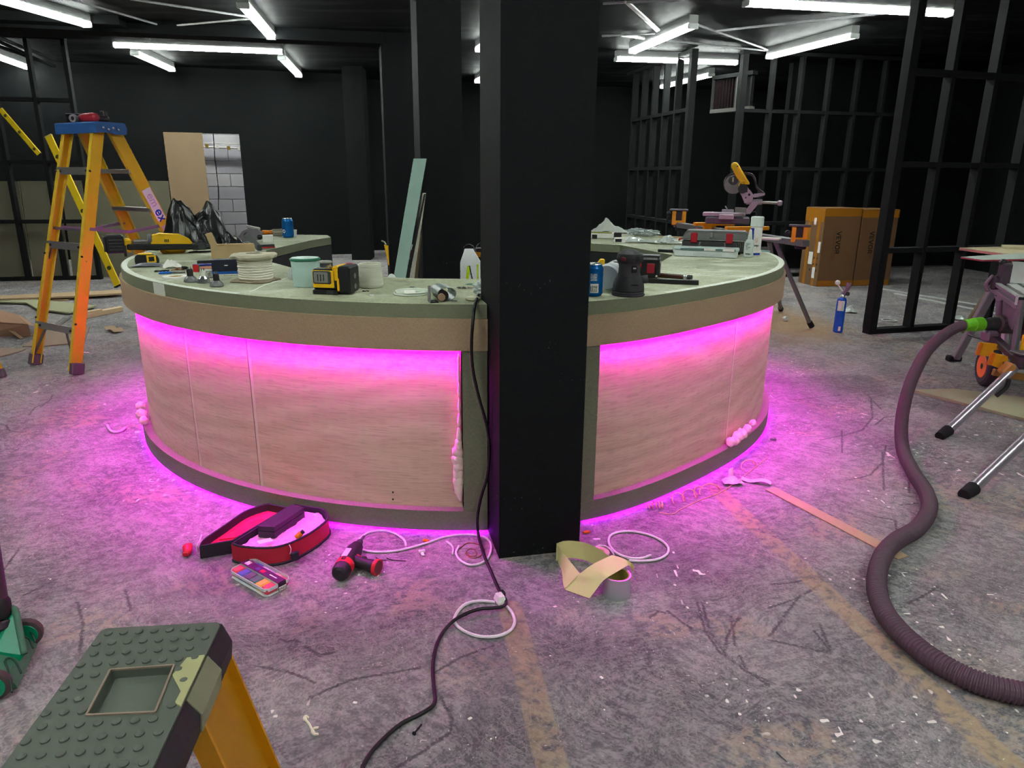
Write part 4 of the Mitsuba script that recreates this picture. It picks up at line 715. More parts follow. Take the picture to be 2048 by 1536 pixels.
t = T_('orbital_sander', 'black round random orbital sander standing on the counter right of the front column', 'sander', 1256, 590); m('sander_black', (44, 44, 46), .6); m('sander_grey', (62, 61, 63), .7)
part(t, 'pad', lathe([(0, 0), (31, 0), (32.5, 1.5), (33, 3), (30, 5), (30, 6), (32, 7), (31, 9), (0, 9)], 36), 'sander_grey'); part(t, 'skirt', lathe([(0, 9), (30, 9), (31.5, 11), (30.5, 20), (27, 33), (23, 39), (0, 39)], 36), 'sander_black'); part(t, 'motor_housing', lathe([(0, 39), (22.5, 39), (22.5, 42), (21.5, 44), (21, 58), (22, 62), (22.5, 64), (0, 64)], 36), 'sander_grey')
part(t, 'palm_grip', lathe([(0, 64), (23, 64), (26, 69), (26.5, 75), (24, 82), (17, 87), (8, 89.5), (0, 90)], 36), 'sander_black'); part(t, 'dust_port', mv(cyl(8, 16, 16), 22, 4, 30, ry=80), 'sander_grey'); part(t, 'red_badge', mv(bx(10, 2, 7, 1), -12, -23.5, 73, rz=-25), m('dull_red', (120, 38, 46), .5), False); part(t, 'side_switch', mv(bx(2, 5, 9, 1), 21.4, -6, 61), 'red', False)
lb = part(t, 'black_label', mv(bx(11, 1.6, 13, 1), 9.5, -19.8, 54, rz=26), 'dark', False); [part(lb, 'print_mark', mv(bx(1.1, .5, 2.2 + .8 * (i_ % 2), .1), 7.6 + i_ * 1.2, -21.9 + i_ * .58, 55.5, rz=26), 'white', False) for i_ in range(5)]
for z in (70, 74, 78): part(t, 'vent_slot', mv(bx(8, 2, 1.5, .4), 15, -21.5 + (z - 74) * .0, z, rz=36), 'dark', False)
part(t, 'skirt_slot', mv(bx(14, 2, 2, .4), 12, -27.2, 24, rz=24, rx=12), 'dark', False)
t = T_('battery_pack', 'black battery pack with a red panel right behind the black sander', 'battery', 1298, 560, rz=-6)
part(t, 'case', mv(bx(46, 34, 42, 5), -4, 17, 24), 'black_plastic', False); part(t, 'red_panel', mv(bx(15, 1.4, 19, 1), 2, -.2, 23), m('battery_red', (170, 40, 58), .4), False); part(t, 'top_shoe', mv(bx(38, 26, 5, 1), -2, 17, 46), 'grey_dark', False); part(t, 'clip', mv(bx(4, 5, 4, 1), 14, -.6, 8), 'pale_metal', False); part(t, 'clip', mv(bx(3, 4, 5, 1), 19.6, 6, 36), 'pale_metal', False)
def cbar(name, label, c, a, b, w, h, mt, z=TOP, r=.0): A, B = at(*a, z=z), at(*b, z=z); return one(name, label, c, bar(A + [0, 0, h / 2 + .0015], B + [0, 0, h / 2 + .0015], w, h, r=r), mt, smooth=False)
cbar('black_bar', 'square black bar lying on the counter right of the sander', 'bar', (1275, 565), (1397, 570), .022, .019, 'black_plastic', r=.001)
t = thing('brown_tube', 'dark brown tube with silver rings lying behind the square black bar', 'tube'); A, B = at(1302, 554, z=TOP) + [0, 0, .012], at(1383, 561, z=TOP) + [0, 0, .012]; d_ = B - A
part(t, 'barrel', rod(A, A + d_ * .82, .0105, 14), m('brown_tube', (66, 34, 28), .35)); part(t, 'ring', rod(A + d_ * .82, A + d_ * .85, .0115, 14), 'chrome'); part(t, 'ring', rod(A + d_ * .87, A + d_ * .9, .0115, 14), 'chrome'); part(t, 'cap', rod(A + d_ * .9, B, .012, 14), 'grey_dark')
cbar('black_bar', 'black bar sticking out to the left behind the clear parts box', 'bar', (1316, 504), (1480, 510), .03, .016, 'black_plastic', r=.001)
t = T_('parts_box', 'shallow clear white parts box in front of the grey tool case', 'parts box', 1410, 515, rz=-3); m('box_clear', (206, 214, 210), .3)
part(t, 'tray', mv(bx(124, 34, 13, 1.5), 0, 17, 7), 'box_clear', False); part(t, 'lid', mv(bx(128, 37, 5, 1.5), 0, 18, 16), m('lid_clear', (178, 196, 192), .15, spec=.8), False); part(t, 'printed_band', mv(bx(106, .6, 4), 4, -.8, 15.4), m('teal_print', (90, 118, 116), .5), False)
for x in (8, 44): part(t, 'white_label', mv(bx(22, .6, 5), x, -1.3, 15.8, .3), 'white', False); 
for i in range(14): part(t, 'embossed_mark', mv(bx(3, .5, 5), -22 + i * 4, -.2, 6), m('emboss', (190, 198, 195), .4), False)
part(t, 'latch', mv(bx(4, 3, 8, .6), -62, 2, 13), 'white', False)
t = T_('tool_case', 'grey ribbed tool case with two red latches at the far end of the right counter', 'tool case', 1428, 506, rz=-2); m('case_grey', (84, 86, 82), .5); m('case_dark', (58, 60, 60), .5)
part(t, 'base', mv(bx(128, 60, 24, 3), 0, 30, 12.5), 'case_dark', False); part(t, 'lid', mv(hull(mv(bx(130, 62, 2), z=0), mv(bx(120, 52, 16, 4), z=9)), 0, 30, 25.5), 'case_grey', False)
for x in (-41, 27): part(t, 'latch', mv(bx(13, 4, 20, 1.5), x, -1.5, 29), m('latch_red', (176, 36, 50), .4), False)
part(t, 'label_clip', mv(bx(5, 2, 9, .5), -8, -.6, 35), 'pale_metal', False); part(t, 'seam', mv(bx(130.6, 62.6, 1.4), 0, 30, 25), 'pale_metal', False); part(t, 'handle', tube(smooth_path([(-28, 0, 20), (-26, -4, 12), (16, -4, 12), (18, 0, 20)], 5), 2, 8), 'case_grey')
for i in range(7): part(t, 'rib', mv(bx(2.4, 4, 20, .8), 42 + i * 3.6, -.4, 14), 'case_grey', False)
t = T_('spray_can', 'tall white spray can with a blue stripe near the right end of the counter', 'spray can', 1508, 511)
part(t, 'body', lathe([(0, 0), (10.6, 0), (11.4, 1.5), (11.4, 54), (10.8, 56), (0, 56)], 28), 'white'); part(t, 'cap', lathe([(0, 76), (11.4, 76), (12.4, 74.5), (12.6, 57), (11, 56.4), (0, 56.4)], 28), m('cap_white', (214, 222, 212), .4)); arc_patch(11.55, -2.75, -1.95, 2, 54, m('spray_blue', (24, 54, 140), .4), 'blue_stripe', t); arc_patch(11.55, -1.9, -.4, 1.5, 6, 'spray_blue', 'blue_foot_band', t)
for i in range(5): arc_patch(11.6, -1.6, -1.3 + .1 * (i % 3), 26 + i * 2, 27 + i * 2, m('print_orange', (200, 150, 120), .5), 'small_print', t)
q = mv(txt('ergo', 3.4, .4), 2.6, -11.4, 20, rx=90, rz=12); part(t, 'print', q, 'dark', False)
t = T_('glue_bottle', 'small pale bottle with a nozzle in front of the white spray can', 'bottle', 1496, 515); part(t, 'body', mv(hull(mv(bx(19, 10, 30, 2), z=15.2), mv(bx(13, 8, 4, 1), z=33)), 0, 0, 0), m('bottle_pale', (196, 206, 198), .4), 25); part(t, 'nozzle', lathe([(0, 35), (4.6, 35), (4.4, 40), (2.4, 54), (1.6, 55), (0, 55)], 16), 'cap_white'); q = mv(txt('ergo', 3.2, .4), -1, -5.2, 7, rx=90); part(t, 'print', q, 'dark', False)
for i in range(6): part(t, 'small_print', mv(bx(9 - (i % 3) * 2, .4, .8), -2 + (i % 3) * -1, -5.1, 28 - i * 2.4), 'print_grey', False)
t = T_('red_strap_bundle', 'bundle of red strap and dark straps behind the grey tool case', 'strap', 1392, 483, rz=5); part(t, 'dark_roll', mv(blob(20, 10, 9, 3, .3, 1.8, 3), 2, 10, 10), 'grey_dark', True); part(t, 'red_pad', mv(bx(14, 10, 5, 1.5), -2, 8, 22, ry=-22), 'battery_red', False); part(t, 'red_strap', tube(smooth_path([(-34, 6, 2), (-20, 4, 8), (-8, 2, 6), (14, 2, 12), (26, 4, 3), (40, 6, 2)], 6), 1.8, 6), 'red'); part(t, 'yellow_cord', tube(smooth_path([(10, 4, 24), (16, 3, 14), (20, 3, 4)], 5), 1.2, 6), 'orange')
one('crumpled_bag', 'white crumpled bag peaking at the far side of the right counter beside the column', 'bag', sheet(82, 30, 34, 16, lambda x, y: np.maximum(2, (26 * np.exp(-((x + 3) / 12) ** 2) + 10 * np.exp(-((x - 20) / 20) ** 2) + 9 * np.exp(-((x + 22) / 12) ** 2)) * np.clip(1.15 - np.abs(y) / 15, .05, 1) * (.75 + .6 * meshkit.fbm(np.stack([x * .16, y * .16, 0 * x], -1), 3, 4)))), m('bag_white', (208, 214, 204), .7), put(1216, 466, s=px(1216, 466), dz=.001), smooth=False)
t = T_('paper_roll_box', 'white and black packet lying in front of the white crumpled bag', 'packet', 1210, 478, rz=-4); part(t, 'packet', mv(bx(62, 14, 12, 1.5), 0, 7, 6.4), 'white_paper', False); part(t, 'black_end', mv(bx(16, 14.4, 12.4, 1.5), 24, 7, 6.4), 'dark', False); part(t, 'yellow_strip', mv(bx(44, 14.2, 2), -9, 7, 12), m('olive', (120, 124, 40), .5), False); part(t, 'black_corner', mv(bx(10, 3, 8), -21, -1, 4.2), 'dark', False)
t = T_('small_carton', 'small white carton with a black end in front of the clear bags', 'box', 1240, 486, rz=10); part(t, 'carton', mv(bx(21, 12, 10, .5), 0, 6, 5.2), 'white_paper', False); part(t, 'black_face', mv(bx(13, .8, 6), -3.4, -.3, 5), 'dark', False)
one('silver_bag', 'silver foil bag with a pointed corner on the far side of the right counter', 'bag', mv(blob(24, 10, 8, 11, .5, 2.4, 3, True), 0, 0, 7), m('foil_bag', (176, 186, 184), .25, .5), put(1276, 472, s=px(1276, 472), dz=.006), smooth=False)
one('silver_bag', 'second silver foil bag, right of the pointed one', 'bag', mv(blob(22, 9, 6.5, 19, .5, 2.2, 3, True), 0, 0, 6), 'foil_bag', put(1299, 474, s=px(1299, 474), dz=.006), smooth=False)
one('clear_bag', 'long clear plastic bag lying crumpled across the right counter', 'plastic bag', crumple(84, 22, 13, 14, 30, 12, 5), 'clear_film', put(1268, 485, s=px(1268, 485), dz=.001), smooth=False)
one('clear_bag', 'clear plastic bag bunched up left of the grey tool case', 'plastic bag', crumple(64, 26, 17, 21, 28, 14, 4), 'clear_film', put(1330, 488, s=px(1330, 488), dz=.001), smooth=False)
cbar('kraft_strip', 'flat brown strip lying along the far rim of the right counter', 'strip', (1318, 474), (1366, 476), .05, .006, 'kraft')
cbar('pencil', 'pale pencil lying by the white spray can', 'pencil', (1523, 504), (1540, 505), .012, .01, m('pencil_pale', (150, 176, 176), .5))
cbar('pale_board', 'thin pale board behind the grey tool case under the saw', 'board', (1440, 474), (1560, 480), .10, .012, m('board_pale', (212, 214, 196), .6))

# ------------------------------------------------------------------ miter saw on its stand
m('saw_alu', (176, 160, 172), .45, .3); m('saw_grey', (92, 86, 94), .45, .4); m('stand_alu', (120, 120, 120), .4, .6); m('amber', (222, 144, 20), .45)
zb = .84
bA, bB = at(1352, 449, z=zb), at(1612, 487, z=zb)
t = thing('saw_stand', 'long grey saw stand with yellow end stops behind the right counter', 'saw stand'); dB = (bB - bA) / np.linalg.norm(bB - bA); nB = np.array([-dB[1], dB[0], 0])
part(t, 'beam', bar(bA, bB, .07, .055, r=.006), 'stand_alu', False); part(t, 'inner_rail', bar(bA + dB * .5 + nB * .055, bB - dB * .6 + nB * .055, .03, .03), 'saw_grey', False)
for s, (P_, vv_) in enumerate(((bA + dB * .06, 1), (bB - dB * .1, 1))):
    M_ = mat4(P_, rz=math.degrees(math.atan2(-P_[0], P_[1]))); k_ = 5.4 if s == 0 else 4.5
    def L_(q): q = q.copy(); q.apply_scale(k_ / 1000); q.apply_transform(M_); return q
    e_ = part(t, 'end_stop', L_(cat(mv(bx(8, 10, 28, 1), -10, 0, 14), mv(bx(8, 10, 28, 1), 10, 0, 14), mv(bx(28, 10, 8, 1), 0, 0, 5))), 'amber', False)
    part(e_, 'roller', L_(mv(bx(14, 8, 20, 1), 0, 0, 18)), 'dark', False); part(e_, 'top_bar', L_(mv(bx(38, 12, 4, 1), -1, 0, 30)), 'saw_grey', False); part(e_, 'clamp', L_(mv(bx(20, 14, 12, 2), 4, 0, -6)), 'dark', False); part(e_, 'knob', L_(mv(blob(6, 5, 6, s, .1), -20, -2, 16 if s else 22)), 'dark')
PF = at(1562, 622, z=0); mid = bA + (bB - bA) * .78
for k_, (a, b) in enumerate(((mid + [0, 0, -.03], PF + [0, 0, .0]), (mid + nB * .06 + [0, 0, -.03], np.array([*(mid + nB * .55)[:2], 0])), (bA + (bB - bA) * .35 + [0, 0, -.03], np.array([*(bA + (bB - bA) * .28 - nB * .45)[:2], 0])), (bA + (bB - bA) * .35 + nB * .06 + [0, 0, -.03], np.array([*(bA + (bB - bA) * .28 + nB * .55)[:2], 0])))):
    d_ = (b - a) / np.linalg.norm(b - a); l_ = part(t, 'leg', rod(a, b - d_ * .06, .02, 12), 'stand_alu'); part(l_, 'foot', rod(b - d_ * .08, b - d_ * .012 + [0, 0, .012], .026, 12), 'dark')
for k_, f in enumerate((.36, .62)):
    c = bA + (bB - bA) * f; part(t, 'mounting_bracket', cat(bar(c + nB * -.22 + [0, 0, .06], c + nB * .22 + [0, 0, .06], .05, .035, r=.004), bar(c - nB * .05 + [0, 0, .0], c - nB * .05 + [0, 0, .06], .12, .05, up=dB)), 'amber', False)
sc_ = bA + (bB - bA) * .49; zs = zb + .079
ss = float((ROT.T @ (sc_ - O))[2] / F_PX); u0, v0 = 1450, 441.
t = thing('miter_saw', 'sliding miter saw with yellow handle raised, standing on the grey saw stand', 'miter saw', mat4((sc_[0], sc_[1], zs), rz=math.degrees(math.atan2(-sc_[0], sc_[1])), s=ss))
q0 = ROT.T @ (np.array([sc_[0], sc_[1], zs]) - O); ub, vb = 1024 + F_PX * q0[0] / q0[2], 768 - F_PX * q0[1] / q0[2]
def X(u): return u - ub
def Z(v): return vb - v
def bp(u0_, v0_, u1, v1, d, y=0, r=1.): return mv(bx(abs(u1 - u0_), d, abs(v1 - v0_), r), X((u0_ + u1) / 2), y, Z((v0_ + v1) / 2))
part(t, 'base', cat(bp(1412, 434.5, 1497, vb - .3, 44, 6, 2)), 'saw_grey', False); part(t, 'turntable', mv(cyl(26, 5, 28), X(1462), -2, Z(431)), 'saw_alu'); part(t, 'left_wing', bp(1406, 426, 1445, 433, 30, 6), 'saw_alu', False); part(t, 'miter_arm', bp(1438, 428, 1466, 437, 26, -30), 'saw_alu', False)
part(t, 'fence', bp(1442, 420, 1465, 427, 5, 10), 'saw_alu', False); part(t, 'fence', bp(1467, 416, 1489, 428, 5, 10), m('fence_grey', (140, 136, 130), .5), False)
rp = lambda pts, r_, y=0, n=10: tube([(X(u), y, Z(v)) for u, v in pts], r_, n)
part(t, 'rear_arm', hull(mv(bx(10, 10, 3), X(1491), 14, Z(427)), mv(bx(12, 12, 4), X(1503), 14, Z(408))), 'saw_alu', False); part(t, 'slide_housing', mv(cyl(5, 30, 16), X(1487), 14, Z(405), ry=90), 'saw_alu'); part(t, 'slide_rail', rp([(1514, 405.5), (1546, 406.5)], 2.8, 14), 'pale_metal'); part(t, 'rail_end', mv(bx(9, 14, 10, 2), X(1550), 14, Z(406.5)), 'saw_alu', False)
part(t, 'pivot_arm', side([(X(1484), Z(408)), (X(1477), Z(394)), (X(1472), Z(386)), (X(1486), Z(376)), (X(1500), Z(392)), (X(1497), Z(404))], 12, 8), 'saw_alu', False)
for u, v, r_ in ((1486, 385, 1.6), (1491, 391, 2.2), (1485, 397, 1.4)): part(t, 'bore', mv(cyl(r_, 1, 12), X(u), 2.2, Z(v), rx=90), 'dark')
part(t, 'blade_guard', mv(lathe([(0, -5), (19, -5), (21, -3), (21, 3), (19, 5), (0, 5)], 36), X(1461), 10, Z(370), rx=90), m('guard_dark', (42, 36, 40), .4)); part(t, 'blade', mv(cyl(18, .8, 36), X(1460), 3, Z(372), rx=90), 'steel'); part(t, 'guard_hub', mv(lathe([(0, 0), (8, 0), (9, 2), (8, 4), (0, 4)], 20), X(1459), 3, Z(364), rx=90), 'grey_dark'); part(t, 'guard_label', mv(bx(3, .8, 9, .3), X(1458), -1.4, Z(363)), 'reel_pale', False)
part(t, 'handle', hull(mv(blob(7, 6, 7, 0, 0, 1, 2), X(1459), 0, Z(337)), mv(blob(7, 6, 7, 0, 0, 1, 2), X(1470), 0, Z(355)), mv(bx(15, 12, 4, 1), X(1482), 0, Z(370))), 'yel', 40); part(t, 'trigger_frame', rp([(1470, 372), (1474, 366), (1481, 367), (1479, 373), (1471, 377), (1470, 372)], 1.3, -8), 'yel'); part(t, 'motor', mv(cyl(9, 22, 18), X(1478), 12, Z(380), rx=90), 'guard_dark'); part(t, 'handle_slot', mv(bx(4, 1, 1.6, .3), X(1464.5), -6, Z(338), ry=-40), 'dark', False)
part(t, 'carry_handle', tube(smooth_path([(X(1478), 12, Z(351)), (X(1492), 12, Z(353)), (X(1499), 12, Z(362)), (X(1505), 12, Z(378)), (X(1519), 12, Z(389))], 5), 2.2, 8), 'guard_dark'); part(t, 'dust_chute', hull(mv(bx(4, 8, 7), X(1502), 12, Z(393)), mv(bx(3, 6, 4), X(1519), 12, Z(390))), 'saw_alu', False); part(t, 'lock_lever', rp([(1448, 414), (1452, 420)], 1.2, 8), 'pale_metal'); part(t, 'rear_foot', rp([(1500, 424), (1507, 424), (1509, 431)], 1.6, 16), 'grey_dark')

# ------------------------------------------------------------------ cartons, torch, boards beyond
cP, cL, cR = at(1632, 573.5, z=0), at(1573, 565, z=0), at(1752, 571, z=0); ex = (cR - cP) / np.linalg.norm(cR - cP); ey = np.array([-ex[1], ex[0], 0]); wL = .42; wA = .52; hC = .99
m('carton_brown', (112, 82, 54), .7); m('carton_tape', (160, 104, 30), .35); m('carton_print', (40, 30, 24), .7)
for i, lab in enumerate(('tall brown carton with amber tape, left one of the pair behind the saw stand', 'tall brown carton, right one of the pair, partly behind the black frame post')):
    o = cP + ex * (i * (wA + .012)); rz = math.degrees(math.atan2(ex[1], ex[0])); t = thing('carton', lab, 'cardboard box', mat4(o, rz=rz)); h = hC - i * .015
    part(t, 'body', mv(bx(wA, wL + i * .05, h, .006), wA / 2, (wL + i * .05) / 2, h / 2 + .001), 'carton_brown', False)
    part(t, 'tape_top', mv(bx(wA + .002, .001, .10), wA / 2, -.0008, h - .052), 'carton_tape', False); part(t, 'tape_bottom', mv(bx(wA + .002, .001, .07), wA / 2, -.0008, .04), 'carton_tape', False)
    if i == 0:
        for y in (.10, .30): part(t, 'tape_strip', mv(bx(.001, .06, h), -.0008, y, h / 2), 'carton_tape', False)
        part(t, 'tape_top', mv(bx(.001, wL, .17), -.0012, wL / 2, h - .09), 'carton_tape', False)
        for y, z, w_, h_ in ((.20, .35, .09, .16), (.10, .17, .06, .14), (.19, .82, .05, .09), (.04, .50, .05, .14)): part(t, 'white_label', mv(bx(.001, w_, h_, 0), -.0022, y, z), 'white', False)
        for k in range(9): part(t, 'shipping_mark', mv(bx(.001, .02, .022), -.002, .05 + (k % 3) * .07, .2 + (k // 3) * .08), 'carton_print', False)
    q = txt('VEVOR', .062, .001); q = mv(q, rz=-90); q.apply_transform(mat4((.23 if i == 0 else .17, -.002, .56), rx=90)); part(t, 'printed_name', q, 'carton_print', False)
    for k in range(2): part(t, 'small_print', mv(bx(.006, .001, .40), .19 - k * .025, -.0012, .54), m('faint_print', (96, 68, 44), .7), False)
    part(t, 'seam', mv(bx(.004, .0012, h), wA - .006, -.0008, h / 2), 'carton_print', False)
t = T_('gas_torch', 'blue gas cylinder with a torch head standing on the floor right of the counter', 'gas torch', 1675, 664, 0.)
part(t, 'cylinder', lathe([(0, 0), (8, 0), (9, 1.5), (9, 62), (8, 67), (4, 70), (0, 70)], 26), m('gas_blue', (30, 84, 190), .35)); arc_patch(9.15, -2.3, -.9, 44, 64, 'white_paper', 'label', t); arc_patch(9.15, -1.55, -1.05, 4, 13, 'white', 'label', t)
part(t, 'valve', mv(lathe([(0, 0), (4, 0), (5, 3), (3, 8), (0, 8)], 16), z=69), 'chrome'); part(t, 'torch_body', mv(bx(9, 7, 14, 2), 3, 0, 80, ry=20), m('torch_mauve', (140, 116, 136), .4, .3), False); part(t, 'burner', mv(lathe([(3.6, 0), (4.2, 0), (4.6, 15), (3.8, 15), (3.6, 0)], 16), 6, 0, 84, ry=12), 'torch_mauve'); part(t, 'nozzle_tube', tube(smooth_path([(1, 0, 80), (-6, 0, 88), (-11, 0, 95)], 5), 1.2, 8), 'white'); part(t, 'nozzle_tip', mv(blob(5, 4, 5, 3, .2, 2, 2), -12, 0, 98), 'white'); part(t, 'knob', mv(cyl(3.4, 5, 12), 9, -2, 77, rx=70), 'dark')
one('clear_scrap', 'clear plastic scrap on the floor behind the blue gas cylinder', 'plastic scrap', crumple(24, 22, 16, 31, 12, 10, 3), 'clear_film', put(1700, 625, 0, s=px(1700, 625, 0), dz=.002), smooth=False)
one('clear_scrap', 'crumpled ball of clear plastic on the floor by the saw stand foot', 'plastic scrap', mv(blob(6, 6, 5, 8, .4, 2.4, 2), 0, 0, 5), 'clear_film', put(1570, 642, 0, s=px(1570, 642, 0)), smooth=False)
one('clear_scrap', 'clear plastic scrap on the floor inside the near right frame', 'plastic scrap', crumple(34, 22, 12, 37, 12, 10, 3), 'clear_film', put(1918, 640, 0, s=px(1918, 640, 0), dz=.002), smooth=False)
m('skirting_white', (176, 178, 176), .5)
stick('white_trim', 'upper one of two long white trim strips on the floor behind the right frame', 'trim strip', (1752, 577), (2010, 620), .045, .012, 'skirting_white'); stick('white_trim', 'lower one of two long white trim strips on the floor behind the right frame', 'trim strip', (1790, 588), (2010, 632), .05, .012, 'skirting_white')
for i, (u, v, w_) in enumerate(((1778, 642, 15), (1746, 656, 14), (1800, 654, 12))): one('white_ring', ('white ring lying farthest inside the near right frame', 'white ring at the foot of the near frame post', 'white ring beside the second frame post')[i], 'ring', lathe([(w_ - 4, 0), (w_, 0), (w_, 2), (w_ - 4, 2), (w_ - 4, 0)], 24), 'skirting_white', put(u, v, 0, s=px(u, v, 0), dz=.001))
# black plywood pane? vent high on the far right wall
vA, vB = at(1422, 225, y=10.9), at(1502, 208, y=10.3)
t = thing('wall_vent', 'dark red slatted vent in a pale frame high on the wall between the right frames', 'vent'); v2 = at(1459, 146, y=10.6)
zt, zv = float(at(1455, 152, y=10.6)[2]), float(at(1440, 222, y=10.7)[2]); a2, b2 = vA[:2], vB[:2]
part(t, 'back', bar((*a2, (zt + zv) / 2), (*b2, (zt + zv) / 2), .05, zt - zv), 'dark', False)
part(t, 'sill', bar((*(a2 - [0, .06]), zv), (*(b2 - [0, .06]), zv), .10, .05), m('vent_grey', (80, 79, 75), .6), False); part(t, 'head', bar((*(a2 - [0, .06]), zt), (*(b2 - [0, .06]), zt), .10, .05), 'stud_paint', False)
for k in range(7): f = .06 + k * .075; c = a2 + (b2 - a2) * f; part(t, 'slat', mv(bx(.035, .03, zt - zv - .06), c[0], c[1] - .05, (zt + zv) / 2), m('slat_red', (18, 8, 10), .7, spec=.1), False)
c = a2 + (b2 - a2) * .66; part(t, 'pale_jamb', mv(bx(.09, .06, zt - zv - .04), c[0], c[1] - .06, (zt + zv) / 2), m('torn_white', (80, 80, 76), .8), False); c = a2 + (b2 - a2) * .85; part(t, 'grey_panel', mv(bx(.16, .05, zt - zv - .04), c[0], c[1] - .05, (zt + zv) / 2), 'stud_paint', False)
# boards leaning on the second column, sacks behind the counter
m('mint', (142, 170, 158), .6); m('mint_side', (110, 134, 128), .6); m('dirty_white', (190, 186, 168), .8); m('wood_brown', (128, 112, 82), .8)
zf, yt, yb = .0, 4.99, 4.55
def lean(name, label, ul, ur, vt, ulb, urb, th, mt, y_t=4.99, y_b=4.62):
    """board standing on the floor and leaning on the column: its top from ul to ur at height vt, at the counter's rim from ulb to urb"""
    tl, tr = at(ul, vt, y=y_t), at(ur, vt, y=y_t); bl, br = at(ulb, 556, y=y_b + .2), at(urb, 556, y=y_b + .2)
    L = bl + (bl - tl) * (bl[2] / (tl[2] - bl[2])); R_ = br + (br - tr) * (br[2] / (tr[2] - br[2])); n_ = np.array([0, th, 0]); L[2] = R_[2] = .002
    return one(name, label, 'board', trimesh.convex.convex_hull(np.array([p + k * n_ for p in (tl, tr, L, R_) for k in (0, 1)])), mt, smooth=False)
lean('leaning_plank', 'mint green board leaning on the column inside the counter', 827, 853, 317, 787, 811, .018, 'mint', 5.02, 4.60); lean('leaning_plank', 'narrow dark strip leaning right of the mint green board', 848, 851, 388, 811, 818, .012, 'dark', 5.03, 4.70); lean('leaning_plank', 'dirty white strip leaning right of the dark strip, ragged at the top', 845, 852, 386, 819, 828, .008, 'dirty_white', 5.04, 4.81); lean('leaning_plank', 'brown wooden strip leaning rightmost of the bundle by the column', 838, 843, 470, 829, 836, .006, 'wood_brown', 5.043, 4.965)
t = thing('paper_sack', 'white sack with a red band between the leaning boards and the column', 'sack', mat4((*at(833, 560, y=5.45)[:2], 0), s=.001))
part(t, 'sack', mv(hull(bx(96, 60, 4, 1), mv(bx(90, 50, 4, 1), 0, 0, 840)), z=3), 'white', 25); part(t, 'red_band', mv(bx(98, 58, 52, 1), 0, 0, 783), m('dull_band', (150, 40, 46), .5), False)
t = thing('waste_bag', 'red and white striped bag behind the cream mug', 'bag', mat4((*at(721, 553, y=3.95)[:2], 0), s=.001)); part(t, 'bag', mv(blob(92, 66, 415, 5, .12, 2, 3), 0, 0, 432), 'bag_white', True); part(t, 'red_fold', mv(blob(60, 30, 24, 7, .4, 2, 2), -60, -20, 858), m('fold_red', (190, 60, 76), .6), True); part(t, 'red_fold', mv(blob(50, 30, 16, 9, .4, 2, 2), 45, -20, 864), 'fold_red', True); part(t, 'white_fold', mv(blob(50, 30, 16, 4, .4, 2, 2), -5, -22, 866), 'white', True)
one('white_sack', 'white sack just right of the cream mug, below the mint green board', 'sack', mv(blob(72, 56, 400, 12, .1, 2, 3), 0, 0, 420), 'bag_white', mat4((*at(783, 552, y=3.98)[:2], 0), s=.001), smooth=True)
t = thing('printed_sack', 'white plastic sack with lime green print seen between the two columns', 'sack', mat4((*at(941, 556, y=4.3)[:2], 0), s=.001)); part(t, 'sack', mv(hull(bx(120, 80, 4, 1), mv(bx(118, 76, 4, 8), 0, 0, 850), mv(bx(50, 20, 4, 1), -8, 0, 925)), z=3), m('sack_plastic', (206, 208, 206), .35), 25); part(t, 'lime_print', mv(bx(18, 2, 110, .4), -14, -40.5, 780, ry=8), m('lime', (176, 200, 20), .4), False); part(t, 'lime_print', mv(bx(10, 2, 90, .4), 46, -40.5, 800), 'lime', False); part(t, 'dark_print', mv(bx(6, 2, 90, .3), 6, -41, 790, ry=-12), 'dark', False)
for i, (u, lab) in enumerate(((938, 'dark bucket with a yellow band behind the printed sack, left of two'), (964, 'dark bucket with a yellow band beside the front column, right of two'))):
    t = thing('dark_bucket', lab, 'bucket', mat4((*at(u, 530, y=5.6 + i * .15)[:2], 0), s=.001)); part(t, 'bucket', lathe([(0, 1), (42, 1), (50, 770), (52, 770), (52, 796), (0, 796)], 24), 'tool_dark'); part(t, 'yellow_band', lathe([(50.5, 730), (51.5, 730), (52.3, 768), (51.5, 768)], 24), m('band_amber', (200, 140, 20), .5)); part(t, 'handle', tube(smooth_path([(-50, 0, 780), (-34, 0, 822), (0, 0, 838), (34, 0, 822), (50, 0, 780)], 5), 3, 6), 'steel')
yw = float(at(775, 500, y=9.1)[1]) - .03
def W_(u, v, dy=0): return at(u, v, y=yw + dy)
t = thing('yellow_wedge', 'narrow yellow tapered piece with a hooked top on the edge of the far column', 'wedge'); part(t, 'wedge', trimesh.convex.convex_hull(np.array([W_(u, v, k) for u, v in ((768, 489), (776.5, 491), (778.5, 530), (777, 531)) for k in (0, .025)])), 'yel', False); part(t, 'hook', tube(smooth_path([W_(772, 490), W_(769, 484), W_(763, 481.5)], 5), .009, 6), 'reel_pale')
